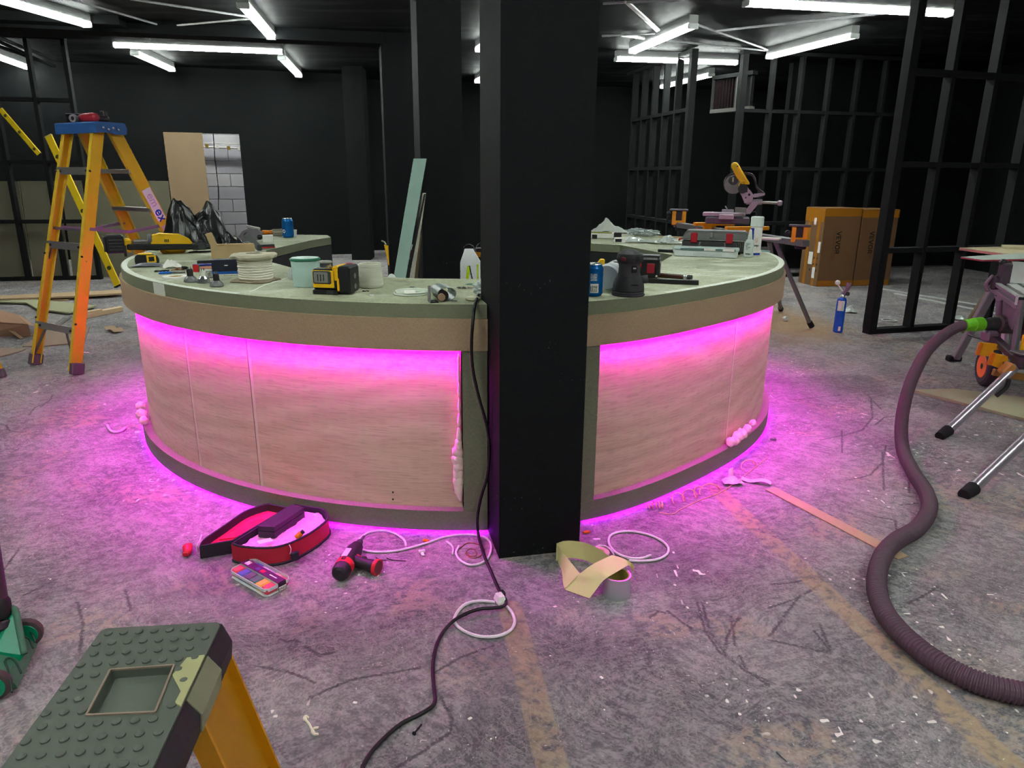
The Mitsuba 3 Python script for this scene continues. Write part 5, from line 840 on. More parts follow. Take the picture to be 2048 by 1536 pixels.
# ------------------------------------------------------------------ things on the floor in front
def flat(pts, z): return np.array([at(u, v, z=z) for u, v in pts])
def cable(pts, r, z=None, n=8, k=8): return tube(smooth_path(flat(pts, z if z is not None else r + .001), k), r, n)
m('cable_w', (216, 208, 212), .4); m('cable_b', (24, 22, 24), .45)
one('white_cable', 'white cable lying in a loop right of the front column', 'cable', cable([(1302, 1110), (1285, 1116), (1260, 1116), (1235, 1107), (1221, 1094), (1217, 1080), (1224, 1069), (1245, 1063), (1275, 1064), (1310, 1074), (1333, 1090), (1336, 1105), (1320, 1117), (1290, 1122), (1258, 1121)], .0048), 'cable_w', smooth=True)
one('white_cable', 'thin white cable arc beside the ribbon of tape', 'cable', cable([(1192, 1094), (1200, 1091), (1212, 1093), (1222, 1101), (1228, 1110)], .0035), 'cable_w', smooth=True)
one('white_cable', 'long white cable with a loop at each end in front of the counter', 'cable', cable([(812, 1093), (808, 1080), (790, 1067), (765, 1061), (735, 1066), (718, 1080), (716, 1092), (730, 1101), (760, 1104), (800, 1100), (850, 1087), (890, 1074), (930, 1069), (965, 1073), (981, 1086), (980, 1108), (965, 1125), (940, 1130), (920, 1120), (912, 1105), (918, 1092)], .0045), 'cable_w', smooth=True)
one('white_offcut', 'short curved offcut of white cable near the drill', 'cable', cable([(893, 1083), (902, 1090), (906, 1098), (905, 1108)], .0045), 'cable_w', smooth=True)
one('brown_wire', 'fine brown wire curled inside the cable loop beside the column', 'wire', cable([(920, 1096), (935, 1086), (955, 1088), (968, 1098), (960, 1112), (945, 1116), (932, 1108), (938, 1098), (950, 1100), (952, 1110), (940, 1112), (934, 1104)], .0016), 'copper', smooth=True)
for i, pts in enumerate((((752, 1115), (760, 1119), (772, 1121)), ((773, 1116), (785, 1120), (812, 1122)))): one('black_wire', ('short black wire offcut on the floor, left of two by the drill', 'longer black wire offcut on the floor, right of two by the drill')[i], 'wire', cable(list(pts), .0014), 'cable_b', smooth=True)
# black cable hanging from the counter, plugged into a white coupler on the floor
yh = 2.462
H_ = [at(978, 563, z=TOP + .006), at(966, 574, z=TOP + .006), at(957, 590, z=TOP + .006), at(951, 606, z=TOP + .006)] + [at(u, v, y=yh) for u, v in ((946, 640), (943, 690), (946, 740), (958, 795), (972, 845), (979, 895), (975, 950), (962, 995), (955, 1035), (957, 1070))]
H_ = [p if p[2] > .005 else np.array([p[0], p[1], .006]) for p in H_] + list(flat([(968, 1110)], .0165)) + list(flat([(985, 1150), (998, 1180), (1004, 1190)], .006))
F_ = list(flat([(1004, 1190), (1010, 1198), (1012, 1207)], .012)) + list(flat([(1003, 1214), (985, 1216), (960, 1218), (935, 1226), (908, 1241)], .0175)) + list(flat([(888, 1262), (874, 1288), (867, 1320), (866, 1350), (869, 1385), (870, 1402), (862, 1415), (835, 1431), (805, 1446), (775, 1470), (748, 1498), (730, 1525), (715, 1560)], .0062))
one('black_cable', 'black power cable hanging over the counter front and running over the floor to the viewer', 'cable', tube(smooth_path(H_ + F_[1:], 8), .0055, 8), 'cable_b', smooth=True)
t = thing('white_extension', 'white cable ring with a white coupler on the floor in front of the column', 'cable')
part(t, 'cable', cable([(1012, 1212), (1024, 1225), (1029, 1245), (1018, 1263), (990, 1273), (955, 1272), (925, 1260), (909, 1243), (914, 1225), (932, 1208), (960, 1202), (990, 1204)], .0052), 'cable_w', True)
c = at(1000, 1204, z=0); part(t, 'coupler', mv(hull(mv(bx(.030, .044, .012, .003), z=.007), mv(bx(.02, .03, .004), z=.026)), *c, rz=25), m('coupler_white', (224, 224, 216), .35), False); part(t, 'plug', mv(bx(.02, .022, .02, .004), c[0] + .006, c[1] + .03, .012, rz=25), 'cable_b', False)
# tape strip, chips
stick('plywood_strip', 'long thin wooden strip lying on the floor under the vacuum hose', 'wood strip', (1540, 978), (1806, 1117), .058, .004, m('strip_pink', (176, 150, 122), .7))
m('pink_film', (230, 190, 215), .5)
one('plastic_scrap', 'twisted pale plastic scrap by the plinth at the near end of the wooden strip', 'plastic scrap', mv(cat(crumple(.09, .05, .05, 6), mv(blob(.012, .008, .03, 4, .4, 2, 2), -.005, .02, .045)), *at(1465, 968, z=.002)), 'pink_film', smooth=False)
one('plastic_scrap', 'flat pale plastic ribbon on the floor before the wooden strip', 'plastic scrap', mv(sheet(.13, .04, 10, 4, lambda x, y: .008 + .008 * np.sin(x * 50) + 0 * y), *at(1512, 964, z=.004), rz=-25), 'pink_film', smooth=True)
def curl(pts, r, turns, label, rad=.0028):
    P0 = flat(pts, .002); s_ = smooth_path(P0, 30); L = len(s_); a = np.linspace(0, turns * 2 * math.pi, L); d = np.gradient(s_, axis=0); d /= np.linalg.norm(d, axis=1, keepdims=True); n_ = np.stack([-d[:, 1], d[:, 0], 0 * a], -1)
    q = s_ + n_ * (r * np.sin(a))[:, None] + np.array([0, 0, 1]) * (r * (1 - np.cos(a)) + rad)[:, None]; return one('wood_shaving', label, 'shaving', tube(q, rad, 6), m('shaving', (222, 170, 150), .6), smooth=True)
curl([(1294, 1018), (1325, 1016)], .014, 5.2, 'tight curl of wood shaving at the foot of the plinth, nearest the column'); curl([(1348, 1008), (1400, 992)], .022, 2.6, 'loose wavy wood shaving against the plinth'); curl([(1400, 990), (1440, 976)], .018, 1.1, 'single loop of wood shaving at the plinth, next to the plastic scrap'); curl([(1485, 940), (1510, 928)], .018, 1.1, 'single loop of wood shaving at the far right of the plinth')
one('thin_cord', 'thin cord lying along the foot of the plinth on the right', 'cord', cable([(1318, 1025), (1345, 1028), (1362, 1018), (1400, 1000), (1440, 985), (1475, 962), (1510, 935), (1535, 915)], .0018), 'shaving', smooth=True)
one('dark_clip', 'small dark clip on the floor at the right end of the glowing plinth', 'clip', mv(cat(bx(.03, .008, .01, .002), mv(bx(.008, .02, .014, .002), .012, 0, 0)), *at(1546, 878, z=.009)), 'tool_grey', smooth=False)
one('torn_strip', 'torn pale strip on the floor left of the counter', 'paper scrap', tube(smooth_path(flat([(214, 850), (220, 860), (228, 864), (242, 862), (252, 855)], .008), 6), .007, 6), 'pink_film', smooth=True)
one('orange_chip', 'orange chip on the floor right of the column', 'chip', mv(bx(.028, .012, .008, .002), *at(1173, 1064, z=.005), rz=20), 'orange', smooth=False)
one('orange_chip', 'orange chip on the floor in front of the plinth, right of the drill', 'chip', mv(bx(.024, .012, .008, .002), *at(852, 1081, z=.005), rz=-20), 'orange', smooth=False)
one('white_scrap', 'white torn scrap on the floor between the drill and the column', 'scrap', mv(cat(bx(.012, .03, .006, .002), mv(bx(.024, .01, .012, .002), 0, .01, .004)), *at(845, 1107, z=.005), rz=20), 'white', smooth=False)
t = thing('floor_debris', 'white crumbs and flakes scattered over the floor', 'debris', kind='stuff'); rnd = random.Random(12)
one_ = [mv(bx(rnd.uniform(.003, .008), rnd.uniform(.002, .006), .002, .0008), *(at(u, v, z=.0015)), rz=rnd.uniform(0, 180)) for u, v in [(rnd.uniform(20, 2040), 780 + 740 * rnd.random() ** 1.4) for i in range(90)] if not (280 < u < 1560 and v < 1090) and not (u < 700 and v > 1230)]
one_ += [mv(bx(.012, .008, .002, .0008), *at(u, v, z=.0015), rz=u) for u, v in ((1110, 1213), (1203, 1355), (710, 1405), (940, 1437), (1375, 1215), (1777, 1014), (1752, 997), (1737, 982), (1812, 976), (1347, 1105))]
scene[t] = mikit.ply(cat(one_), 'mat_white', False)
# clear the two little marks of the photo's foreground
t = thing('open_spanner', 'small pale forked spanner lying on the floor in the foreground', 'spanner'); P_ = flat([(611, 1433), (612, 1440), (618, 1447), (625, 1460), (630, 1466)], .003); part(t, 'shank', tube(smooth_path(P_[:], 5), .0032, 6), m('spanner_pale', (222, 216, 192), .4))
part(t, 'hook', tube(smooth_path(flat([(609, 1440), (608, 1435), (612, 1432), (617, 1435)], .003), 5), .003, 6), 'spanner_pale'); part(t, 'fork', tube(smooth_path(flat([(637, 1455), (629, 1457), (624, 1462), (628, 1468), (637, 1468)], .003), 5), .0036, 6), 'spanner_pale')
t = thing('black_screw', 'black screw lying on the floor right of the black cable', 'screw'); a, b = at(829, 1466, z=.004), at(843, 1449, z=.003); part(t, 'shank', rod(a, b, .0022, 8), 'dark'); part(t, 'head', rod(a, a + (a - b) * .1, .005, 10), 'dark')
t = thing('bright_nail', 'bright thin nail on the floor at the bottom edge of the photo', 'nail'); a, b = at(1554, 1505, z=.003), at(1573, 1523, z=.003); part(t, 'shank', rod(a, b, .0016, 6), 'chrome'); part(t, 'head', rod(a, a + (a - b) * .05, .003, 8), 'chrome')
# drill
t = thing('impact_driver', 'red and black cordless impact driver lying on the floor in front of the counter', 'power tool'); m('drill_red', (206, 38, 52), .4); m('drill_black', (38, 34, 38), .5)
a, b = at(680, 1146, z=.034), at(716, 1090, z=.036); d = (b - a) / np.linalg.norm(b - a)
def axis_lathe(prof, a, d, n=24):
    q = lathe(prof, n); z_ = d / np.linalg.norm(d); x_ = np.cross([0, 0, 1.], z_); x_ /= np.linalg.norm(x_); R_ = np.eye(4); R_[:3, 0] = x_; R_[:3, 1] = np.cross(z_, x_); R_[:3, 2] = z_; R_[:3, 3] = a; q.apply_transform(R_); return q
Lb = float(np.linalg.norm(b - a)); part(t, 'motor_cap', axis_lathe([(0, -.012), (.018, -.012), (.027, -.006), (.031, .006), (.031, .024), (0, .024)], a, d), 'drill_black'); part(t, 'body', axis_lathe([(0, .024), (.031, .024), (.032, .05), (.030, Lb * .75), (.022, Lb * .95), (0, Lb * .95)], a, d), 'drill_black'); part(t, 'red_shell', axis_lathe([(.0318, .027), (.0328, .03), (.0332, .055), (.0318, .058)], a, d), 'drill_red')
up = np.array([0, 0, 1.]); part(t, 'name_plate', hull(*[mv(bx(.03, .02, .002), *(a + d * q + up * .0325 + np.cross(up, d) * .004), rz=math.degrees(math.atan2(d[1], d[0]))) for q in (.068, .095)]), m('plate_pink', (222, 190, 205), .4), False)
part(t, 'collet', axis_lathe([(0, Lb * .95), (.013, Lb * .95), (.012, Lb * 1.12), (.009, Lb * 1.15), (0, Lb * 1.15)], a, d), 'grey_dark'); part(t, 'bit', axis_lathe([(0, Lb * 1.15), (.0055, Lb * 1.15), (.0055, Lb * 1.32), (.003, Lb * 1.36), (0, Lb * 1.36)], a, d, 6), 'steel')
h0, h1 = a + d * Lb * .5 + [.01, -.004, -.004], at(752, 1134, z=.028); hd = (h1 - h0) / np.linalg.norm(h1 - h0)
part(t, 'grip', tube([h0, h0 + hd * .02, (h0 + h1) / 2, h1], [.024, .022, .019, .024], 14), 'drill_black'); part(t, 'red_flash', tube([h0 + up * .012 + [-.004, .014, 0], (h0 + h1) / 2 + up * .008 + [.0, .012, 0]], [.014, .005], 8), 'drill_red'); part(t, 'trigger', mv(bx(.022, .014, .016, .004), *((h0 * .7 + h1 * .3) + np.array([.012, .026, 0])), rz=-20), 'drill_black', False)
part(t, 'battery_rim', tube([h1 - hd * .004, h1 + hd * .010], [.028, .029], 18), 'drill_red'); part(t, 'socket_face', tube([h1 + hd * .0102, h1 + hd * .0112], [.024, .024], 18), m('socket', (110, 50, 48), .6)); part(t, 'logo_dot', mv(blob(.004, .004, .004, 0, 0, 1, 1), *(a + d * .06 + np.array([.028, -.012, .008]))), 'pale_metal')
for q in range(4): part(t, 'vent_slot', mv(bx(.003, .014, .001), *(a + d * (.036 + q * .006) + up * .0333), rz=math.degrees(math.atan2(d[1], d[0]))), 'dark', False)
one('red_tool', 'small red ribbed plastic tool lying left of the open red bag', 'tool', mv(cat(mv(hull(blob(.018, .022, .012, 1, .05), mv(blob(.014, .018, .012, 2, .05), .008, -.035, 0)), 0, 0, .013), mv(bx(.022, .01, .016, .003), .004, -.05, .01)), *at(376, 1100, z=.002), rz=12), 'drill_red', smooth=True)
# open red bag
t = thing('tool_pouch', 'open zipped red and black bag full of small parts on the floor before the counter', 'bag'); m('bag_red', (170, 36, 52), .6); m('bag_mesh', (226, 36, 80), .7); m('bag_black', (38, 34, 44), .7)
hz = .072
T_px = [(462, 1088), (483, 1094), (520, 1097), (553, 1095), (584, 1086), (623, 1066), (652, 1044), (657, 1033), (650, 1021), (632, 1014), (594, 1006)]
PT = Polygon(smooth_path([at(u, v, z=hz)[:2] for u, v in T_px], 5)).buffer(0).difference(DISC.buffer(.022))
part(t, 'wall', ext(PT.difference(PT.buffer(-.006)), hz - .004, .003), 'bag_red', 40); part(t, 'lining', ext(PT.buffer(-.0065).difference(PT.buffer(-.009)), hz - .006, .004), 'bag_black', 40); part(t, 'base', ext(PT.buffer(-.0065), .003, .003), 'bag_black', 40)
def rim(P, z, r_): c_ = np.array(P.exterior.coords)[:-1]; return tube(np.c_[c_, np.full(len(c_), z)], r_, 6, closed=True)
part(t, 'zip_rim', rim(PT.buffer(-.003), hz, .0045), 'bag_black', True); part(t, 'foot_piping', rim(PT, .006, .005), 'bag_black', True)
L_px = [(398, 1094), (408, 1079), (450, 1050), (490, 1023), (530, 1009), (572, 1001), (590, 1006), (466, 1082)]
hl = .05; PL = Polygon(smooth_path([at(u, v, z=hl)[:2] for u, v in L_px], 4)).buffer(0).difference(PT.buffer(.002)).difference(DISC.buffer(.022))
lid = part(t, 'lid', ext(PL.difference(PL.buffer(-.006)), hl - .004, .003), 'bag_black', 40); part(lid, 'mesh_panel', ext(PL.buffer(-.0065), .004, .018), 'bag_mesh', 40); part(lid, 'zip_rim', rim(PL.buffer(-.003), hl, .004), 'bag_black', True)
part(lid, 'mesh_fold', ext(affinity.scale(PL.buffer(-.03), .9, .6), .006, .022), m('mesh_fold', (200, 26, 70), .8), 40)
part(lid, 'zip_tassel', tube(smooth_path([at(396, 1104, z=.02), at(394, 1092, z=.05), at(400, 1080, z=.06), at(404, 1070, z=.06)], 5), .004, 6), 'pink_film', True); part(t, 'side_tab', mv(bx(.03, .012, .035, .004), *at(590, 1112, z=.03), rz=35), 'bag_black', False); part(t, 'loose_thread', tube(smooth_path([at(578, 1088, z=hz), at(582, 1098, z=.055), at(580, 1108, z=.035)], 5), .002, 6), 'pink_film', True)
t = thing('black_case', 'long black plastic case lying in the open red bag', 'case'); PC = Polygon([at(u, v, z=.10)[:2] for u, v in ((513, 1052), (548, 1054), (609, 1014), (583, 1008))]).buffer(-.004).buffer(.004); part(t, 'lower_shell', ext(PC, .026, .052), m('case_violet_black', (44, 38, 50), .4), 30); part(t, 'upper_shell', ext(PC.buffer(-.001), .018, .081), 'case_violet_black', 30); part(t, 'seam', ext(PC.buffer(-.002), .003, .078), 'dark', 30); part(t, 'latch', mv(bx(.006, .022, .03, .002), *at(583, 1034, z=.082), rz=-55), 'case_violet_black', False)
PB = PT.buffer(-.012).difference(PC.buffer(.0))
def fillz(x, y): return .045 + .02 * meshkit.fbm(np.stack([x * 30, y * 30, 0 * x], -1), 3, 5)
one('parts_bag', 'clear pinkish plastic bags of parts filling the open red bag', 'plastic bag', (lambda q: (q.__setattr__('vertices', np.c_[q.vertices[:, :2], np.where(q.vertices[:, 2] > .03, fillz(q.vertices[:, 0], q.vertices[:, 1]), .008)]), q)[1])(ext(PT.buffer(-.014), .04, .008).subdivide_to_size(.02)), m('pink_bag', (206, 160, 190), .3, spec=.8), smooth=False)
t = thing('orange_driver', 'orange handled tool poking out of the open red bag', 'screwdriver'); a, b = at(592, 1076, z=.07), at(603, 1066, z=.085); part(t, 'handle', rod(a, b, .010, 12), 'orange'); part(t, 'cap', rod(b, b + (b - a) * .4, .0075, 12), 'bag_black')
one('paper_label', 'white printed paper slip in the open red bag', 'paper', mv(bx(.05, .028, .001), *at(530, 1082, z=.075), rz=40, ry=4), 'white', smooth=False)
# assortment box
FL, FF, FR = at(459, 1154, z=0), at(533, 1197, z=0), at(587, 1172, z=0)
t = thing('assortment_box', 'clear assortment box of coloured connectors with a dark sleeve, in front of the red bag', 'parts box'); u_ = (FL - FF); LU = float(np.linalg.norm(u_)); u_ /= LU; w_ = np.array([u_[1], -u_[0], 0.]); LW = abs(float((FR - FF) @ w_)); w_ = w_ if (FR - FF) @ w_ > 0 else -w_
def loc(a, b, z): return FF + u_ * a + w_ * b + np.array([0, 0, z])
RZ = math.degrees(math.atan2(u_[1], u_[0])); hB = .032
def lb_(a, b, z, sa, sb, sz, r=0): return mv(bx(sa, sb, sz, r), *loc(a, b, z), rz=RZ)
octo = Polygon([(.014, 0), (LU - .014, 0), (LU, .014), (LU, LW - .014), (LU - .014, LW), (.014, LW), (0, LW - .014), (0, .014)])
def loc_ext(P, h, z): q = ext(P, h, z); Mx = np.eye(4); Mx[:3, 0] = u_; Mx[:3, 1] = w_; Mx[:3, 3] = FF; q.apply_transform(Mx); q.fix_normals(); return q
scene['mat_clear_pane'] = {'type': 'thindielectric', 'int_ior': 1.3}
part(t, 'tray', loc_ext(octo, .003, .001), 'box_clear', False); part(t, 'side_wall', loc_ext(octo.difference(octo.buffer(-.0015)), .012, .018), 'box_clear', False)
cols = [(200, 60, 70), (40, 80, 170), (60, 60, 90), (30, 110, 90), (226, 186, 60), (214, 70, 90), (170, 110, 180), (90, 90, 190), (190, 170, 200), (150, 130, 170), (226, 150, 170), (200, 80, 120)]
for i in range(12):
    a, b = (i % 6), i // 6; part(t, 'connector_heap', lb_(LU * (.92 - a * .165), LW * (.27 + b * .46), .016, LU * .155, LW * .42, .022, .004), m(f'heap_{i}', cols[i], .5), False)
part(t, 'divider', lb_(LU / 2, LW / 2, .016, LU * .98, .0015, .026), 'box_clear', False)
part(t, 'lid', loc_ext(octo, .001, hB), 'clear_pane', False)
sv = part(t, 'sleeve', cat(lb_(LU * .5, LW * .62, hB + .0018, LU * 1.006, LW * .3, .0012), lb_(-.001, LW * .62, hB / 2, .0015, LW * .3, hB)), m('sleeve_plum', (52, 26, 50), .5), False)
part(sv, 'bar_code', lb_(-.0024, LW * .62, .010, .001, LW * .28, .015), 'white', False); part(sv, 'picture', lb_(LU * .48, LW * .6, hB + .003, LU * .1, LW * .14, .0008), 'red', False); part(sv, 'picture', lb_(LU * .6, LW * .6, hB + .003, LU * .1, LW * .14, .0008), m('pic_blue', (50, 56, 110), .5), False)
for k in range(3): part(sv, 'print_line', lb_(LU * (.92 - k * .035), LW * (.62), hB + .003, .004, LW * .2, .0008), 'white', False)
part(sv, 'print_line', lb_(LU * .22, LW * .62, hB + .003, LU * .18, .004, .0008), 'white', False)
for k in range(7): part(sv, 'bar_code_line', lb_(-.0031, LW * (.5 + k * .04), .010, .0006, LW * .015, .011), 'dark', False)
# roll of foil tape with its paper backing
rc = at(1233, 1190, z=0); rc = rc + np.array([.0, .01, 0]); rr, rh = .047, .074
t = thing('foil_tape', 'shiny aluminium tape roll with loops of yellow backing paper at the foot of the column', 'tape roll'); m('alu_tape', (214, 216, 220), .3, .9); m('liner', (208, 204, 140), .6); m('liner_pink', (226, 196, 160), .6)
part(t, 'foil_roll', mv(lathe([(rr - .006, .001), (rr, .001), (rr, rh), (rr - .006, rh), (rr - .006, .001)], 48), *rc), 'alu_tape'); part(t, 'core', mv(lathe([(rr - .0105, .001), (rr - .0065, .001), (rr - .0065, rh - .001), (rr - .0105, rh - .001), (rr - .0105, .001)], 48), *rc), m('core_olive', (140, 128, 60), .7))
def strip(A, B, n=8):
    A, B = smooth_path(A, n), smooth_path(B, n); v = np.vstack([A, B]); k = len(A); f = []
    for i in range(k - 1): f += [[i, i + 1, k + i + 1], [i, k + i + 1, k + i]]
    return trimesh.Trimesh(v, f, process=False)
tp = [(1113, 1087), (1128, 1082), (1150, 1082), (1175, 1087), (1200, 1099), (1222, 1115)]
A = [at(u, v, z=.075) for u, v in tp]; part(t, 'backing_loop', strip(A, [p * [1, 1, 0] + [0, 0, .004] for p in A]), 'liner', True)
part(t, 'backing_fold', strip([at(1114, 1088, z=.075), at(1119, 1096, z=.074), at(1138, 1120, z=.068), at(1160, 1147, z=.055)], [at(1116, 1126, z=.006), at(1123, 1140, z=.02), at(1126, 1165, z=.012), at(1129, 1178, z=.006)]), 'liner', True)
part(t, 'backing_strip', strip([at(1129, 1179, z=.004), at(1145, 1160, z=.03), at(1165, 1143, z=.065), at(1190, 1126, z=.088), at(1224, 1110, z=.09)], [at(1179, 1197, z=.004), at(1192, 1180, z=.035), at(1208, 1160, z=.07), at(1230, 1146, z=.088), at(1257, 1130, z=.088)]), 'liner', True)
part(t, 'backing_end', strip([at(1224, 1110, z=.09), at(1250, 1118, z=.085), at(1268, 1132, z=.08), at(1265, 1150, z=.078)], [at(1257, 1130, z=.088), at(1261, 1134, z=.07), at(1266, 1146, z=.04), at(1263, 1160, z=.03)]), 'liner', True)
c = at(1195, 1124, z=.0); t = thing('cloth_tape', 'small pinkish tape roll lying behind the aluminium tape', 'tape roll', mat4((c[0] + .01, c[1] + .035, 0))); part(t, 'roll', lathe([(.018, .001), (.036, .001), (.037, .024), (.019, .024), (.018, .001)], 32), m('tape_pinkish', (190, 158, 150), .6)); part(t, 'core', lathe([(.015, .001), (.0175, .001), (.0175, .023), (.015, .023), (.015, .001)], 28), 'kraft')
# ------------------------------------------------------------------ step stool in the foreground
zs_ = .62
def sp(u, v, z=zs_): return at(u, v, z=z)
a0, a1 = sp(205, 1257), sp(438, 1244); b0, b1 = sp(30, 1545), sp(318, 1535)
sx = a1 - a0; W_ = float(np.linalg.norm(sx)); sx /= W_; sy = np.array([-sx[1], sx[0], 0]); b0v = b0 - a0
sk = float((b0v @ sx)); Ls = .36
t = thing('step_stool', 'black topped yellow step stool in the foreground at the bottom left', 'step stool'); m('stool_black', (72, 78, 68), .6); m('stool_side', (30, 28, 30), .5); m('stool_yellow', (196, 132, 8), .45)
def S3(a, b, z=0.): return a0 + sx * a - sy * b + np.array([0, 0, z])
MS = np.eye(4); MS[:3, 0] = sx; MS[:3, 1] = -sy; MS[:3, 2] = [0, 0, 1]; MS[:3, 3] = a0; MS[:3, 2] = [0, 0, 1]
def SE(P, h, z): q = ext(P, h, z); q.apply_transform(MS); q.fix_normals(); return q
TP = Polygon([(0.006, 0), (W_ - .002, 0), (W_ + .004, .01), (W_ + .004, Ls), (.0, Ls), (0, .008)])
RP = Polygon([tuple(((p := sp(u, v) - a0) @ sx, -(p @ sy))) for u, v in ((222, 1342), (346, 1333), (309, 1424), (176, 1430))]); 
part(t, 'top_plate', SE(TP.difference(RP), .014, -.014), 'stool_black', False); part(t, 'tray', SE(RP, .004, -.018), m('stool_tray', (78, 84, 74), .7), False); part(t, 'tray_lip', SE(RP.buffer(.003).difference(RP), .003, -.0005), m('lip_pinkish', (120, 104, 90), .7), False)
part(t, 'skirt', cat(SE(Polygon([(W_ - .01, -.002), (W_ + .004, 0), (W_ + .004, Ls), (W_ - .01, Ls)]), .012, -.026), trimesh.convex.convex_hull(np.array([S3(W_ - .004, 0, -.002), S3(W_ - .004, Ls, -.002), S3(W_ + .0045, 0, -.004), S3(W_ + .0045, Ls, -.004), S3(W_ + .022, .012, -.03), S3(W_ + .022, Ls, -.03), S3(W_ + .018, .012, -.062), S3(W_ + .018, Ls, -.062), S3(W_ - .004, 0, -.062), S3(W_ - .004, Ls, -.062)])), bar(S3(0, .004, -.035), S3(W_, .004, -.035), .008, .055), bar(S3(.004, .0, -.035), S3(.004, Ls, -.035), .008, .055)), 'stool_side', False)
dots = []
for j in range(14):
    for i in range(8):
        x, y = .016 + i * (W_ - .028) / 6.6 - (.008 if j % 2 else 0), .016 + j * .026
        p = Point(x, y)
        if .006 < x < W_ - .008 and y < Ls - .01 and not RP.buffer(.010).contains(p): q = lathe([(.0066, -.001), (.0062, .0022), (.0045, .003), (0, .0031)], 12); q.apply_translation(S3(x, y)); dots.append(q)
part(t, 'grip_studs', cat(dots), 'stool_black', 40, kind='stuff')
PP = Polygon([tuple(((p := sp(u, v) - a0) @ sx, -(p @ sy))) for u, v in ((374, 1318), (408, 1312), (418, 1318), (372, 1420), (350, 1408), (362, 1385), (345, 1352))]).intersection(TP.difference(RP.buffer(.004)))
part(t, 'plaster_smear', SE(PP, .0025, .0), m('plaster', (150, 148, 106), .9), False)
part(t, 'plaster_smear', trimesh.convex.convex_hull(np.array([S3(W_ + k, y, z) for k, z in ((.006, -.003), (.0245, -.03), (.0205, -.0625), (.004, -.004)) for y in (.085, .185)])), m('plaster_dull', (120, 118, 96), .9), False)
m('stool_amber', (176, 116, 6), .5)
def dropto(a, b, z, du, dv, L=.62): p = S3(a, b, z); return p, p + sx * du - sy * dv + np.array([0, 0, -(zs_ + z) + .004])
for a, b, du, dv in ((W_ - .012, .075, .14, .0), (W_ - .012, Ls - .03, .14, .08), (.012, .02, -.14, -.02), (.012, Ls - .03, -.14, .08)):
    p, q_ = dropto(a, b, -.05, du, dv); k_ = part(t, 'leg', bar(p, q_, .008, .16 if b < .1 and a > .1 else .085, up=sy, r=.002), 'stool_amber', False); e_ = (q_ - p) / np.linalg.norm(q_ - p); o_ = np.cross(e_, sx); o_ /= np.linalg.norm(o_)
    hw = .078 if b < .1 and a > .1 else .041
    for s in (-1, 1): part(k_, 'lip', bar(p + o_ * s * hw + sx * .004 * np.sign(du), q_ + o_ * s * hw + sx * .004 * np.sign(du), .032, .006, up=o_), 'stool_yellow', False)
    part(k_, 'foot', bar(q_ - e_ * .05, q_ + [0, 0, .001], .03, .09, up=sy, r=.003), 'stool_side', False)
for s, a in ((1, W_ - .012), (-1, .012)):
    for f in ():
        p = S3(a + s * .14 * f, .02 - .02 * f, -.05 - .56 * f); q_ = S3(a + s * .14 * f, Ls - .03 + .08 * f, -.05 - .56 * f); part(t, 'rung', bar(p, q_, .06, .025, r=.003), 'alu', False)
# ------------------------------------------------------------------ green vacuum head at the left edge
vA_, vB_ = at(36, 1380, z=0), at(77, 1290, z=0); ax_ = (vB_ - vA_) / np.linalg.norm(vB_ - vA_); LV = float(np.linalg.norm(vB_ - vA_)); bx_v = np.array([-ax_[1], ax_[0], 0])
t = thing('vacuum_nozzle', 'green floor nozzle with black tube and wheels at the left edge', 'vacuum nozzle'); m('vac_green', (0, 128, 90), .35); m('vac_dusty', (66, 108, 86), .6)
V3 = lambda a, b, z: vA_ + ax_ * a * LV + bx_v * b + np.array([0, 0, z])
part(t, 'housing', trimesh.convex.convex_hull(np.array([V3(a, b, z) for a in (0, 1) for b, z in ((0, .006), (.14, .006), (.004, .02), (.02, .045), (.06, .06), (.14, .055))])), 'vac_dusty', False)
cw = [at(6, 1226, z=.135), at(27, 1226, z=.135), at(48, 1311, z=.05), at(-10, 1302, z=.07)]; part(t, 'cowl', trimesh.convex.convex_hull(np.array([p + [0, 0, k] + bx_v * (.03 if k < 0 else 0) for p in cw for k in (0, -.035)])), 'vac_green', False)
part(t, 'hinge_arm', tube(smooth_path([at(16, 1222, z=.14), at(25, 1216, z=.14), at(32, 1225, z=.135), at(38, 1255, z=.11), at(49, 1308, z=.055)], 6), .009, 10), 'vac_dusty', True)
for a, b in ((-.13, .045), (1.0, .025)):
    w0 = V3(a, b, .046); k_ = part(t, 'wheel', axis_lathe([(0, -.012), (.034, -.012), (.043, -.008), (.045, 0), (.043, .012), (0, .012)], w0, ax_, 28), m('tyre_dusty', (74, 60, 62), .8)); part(k_, 'hub', axis_lathe([(0, -.0145), (.033, -.0145), (.034, -.0122), (0, -.0122)], w0, ax_, 28), 'vac_green')
for pts in ([(24, 1384), (16, 1340), (10, 1322), (20, 1316), (32, 1326), (42, 1346)], [(46, 1258), (56, 1258), (66, 1272), (70, 1284)], [(48, 1274), (58, 1278), (66, 1296)]): part(t, 'moulded_rib', tube(smooth_path([at(u, v, z=.056) for u, v in pts], 6), .0025, 6), m('vac_dark', (24, 60, 46), .6), True)
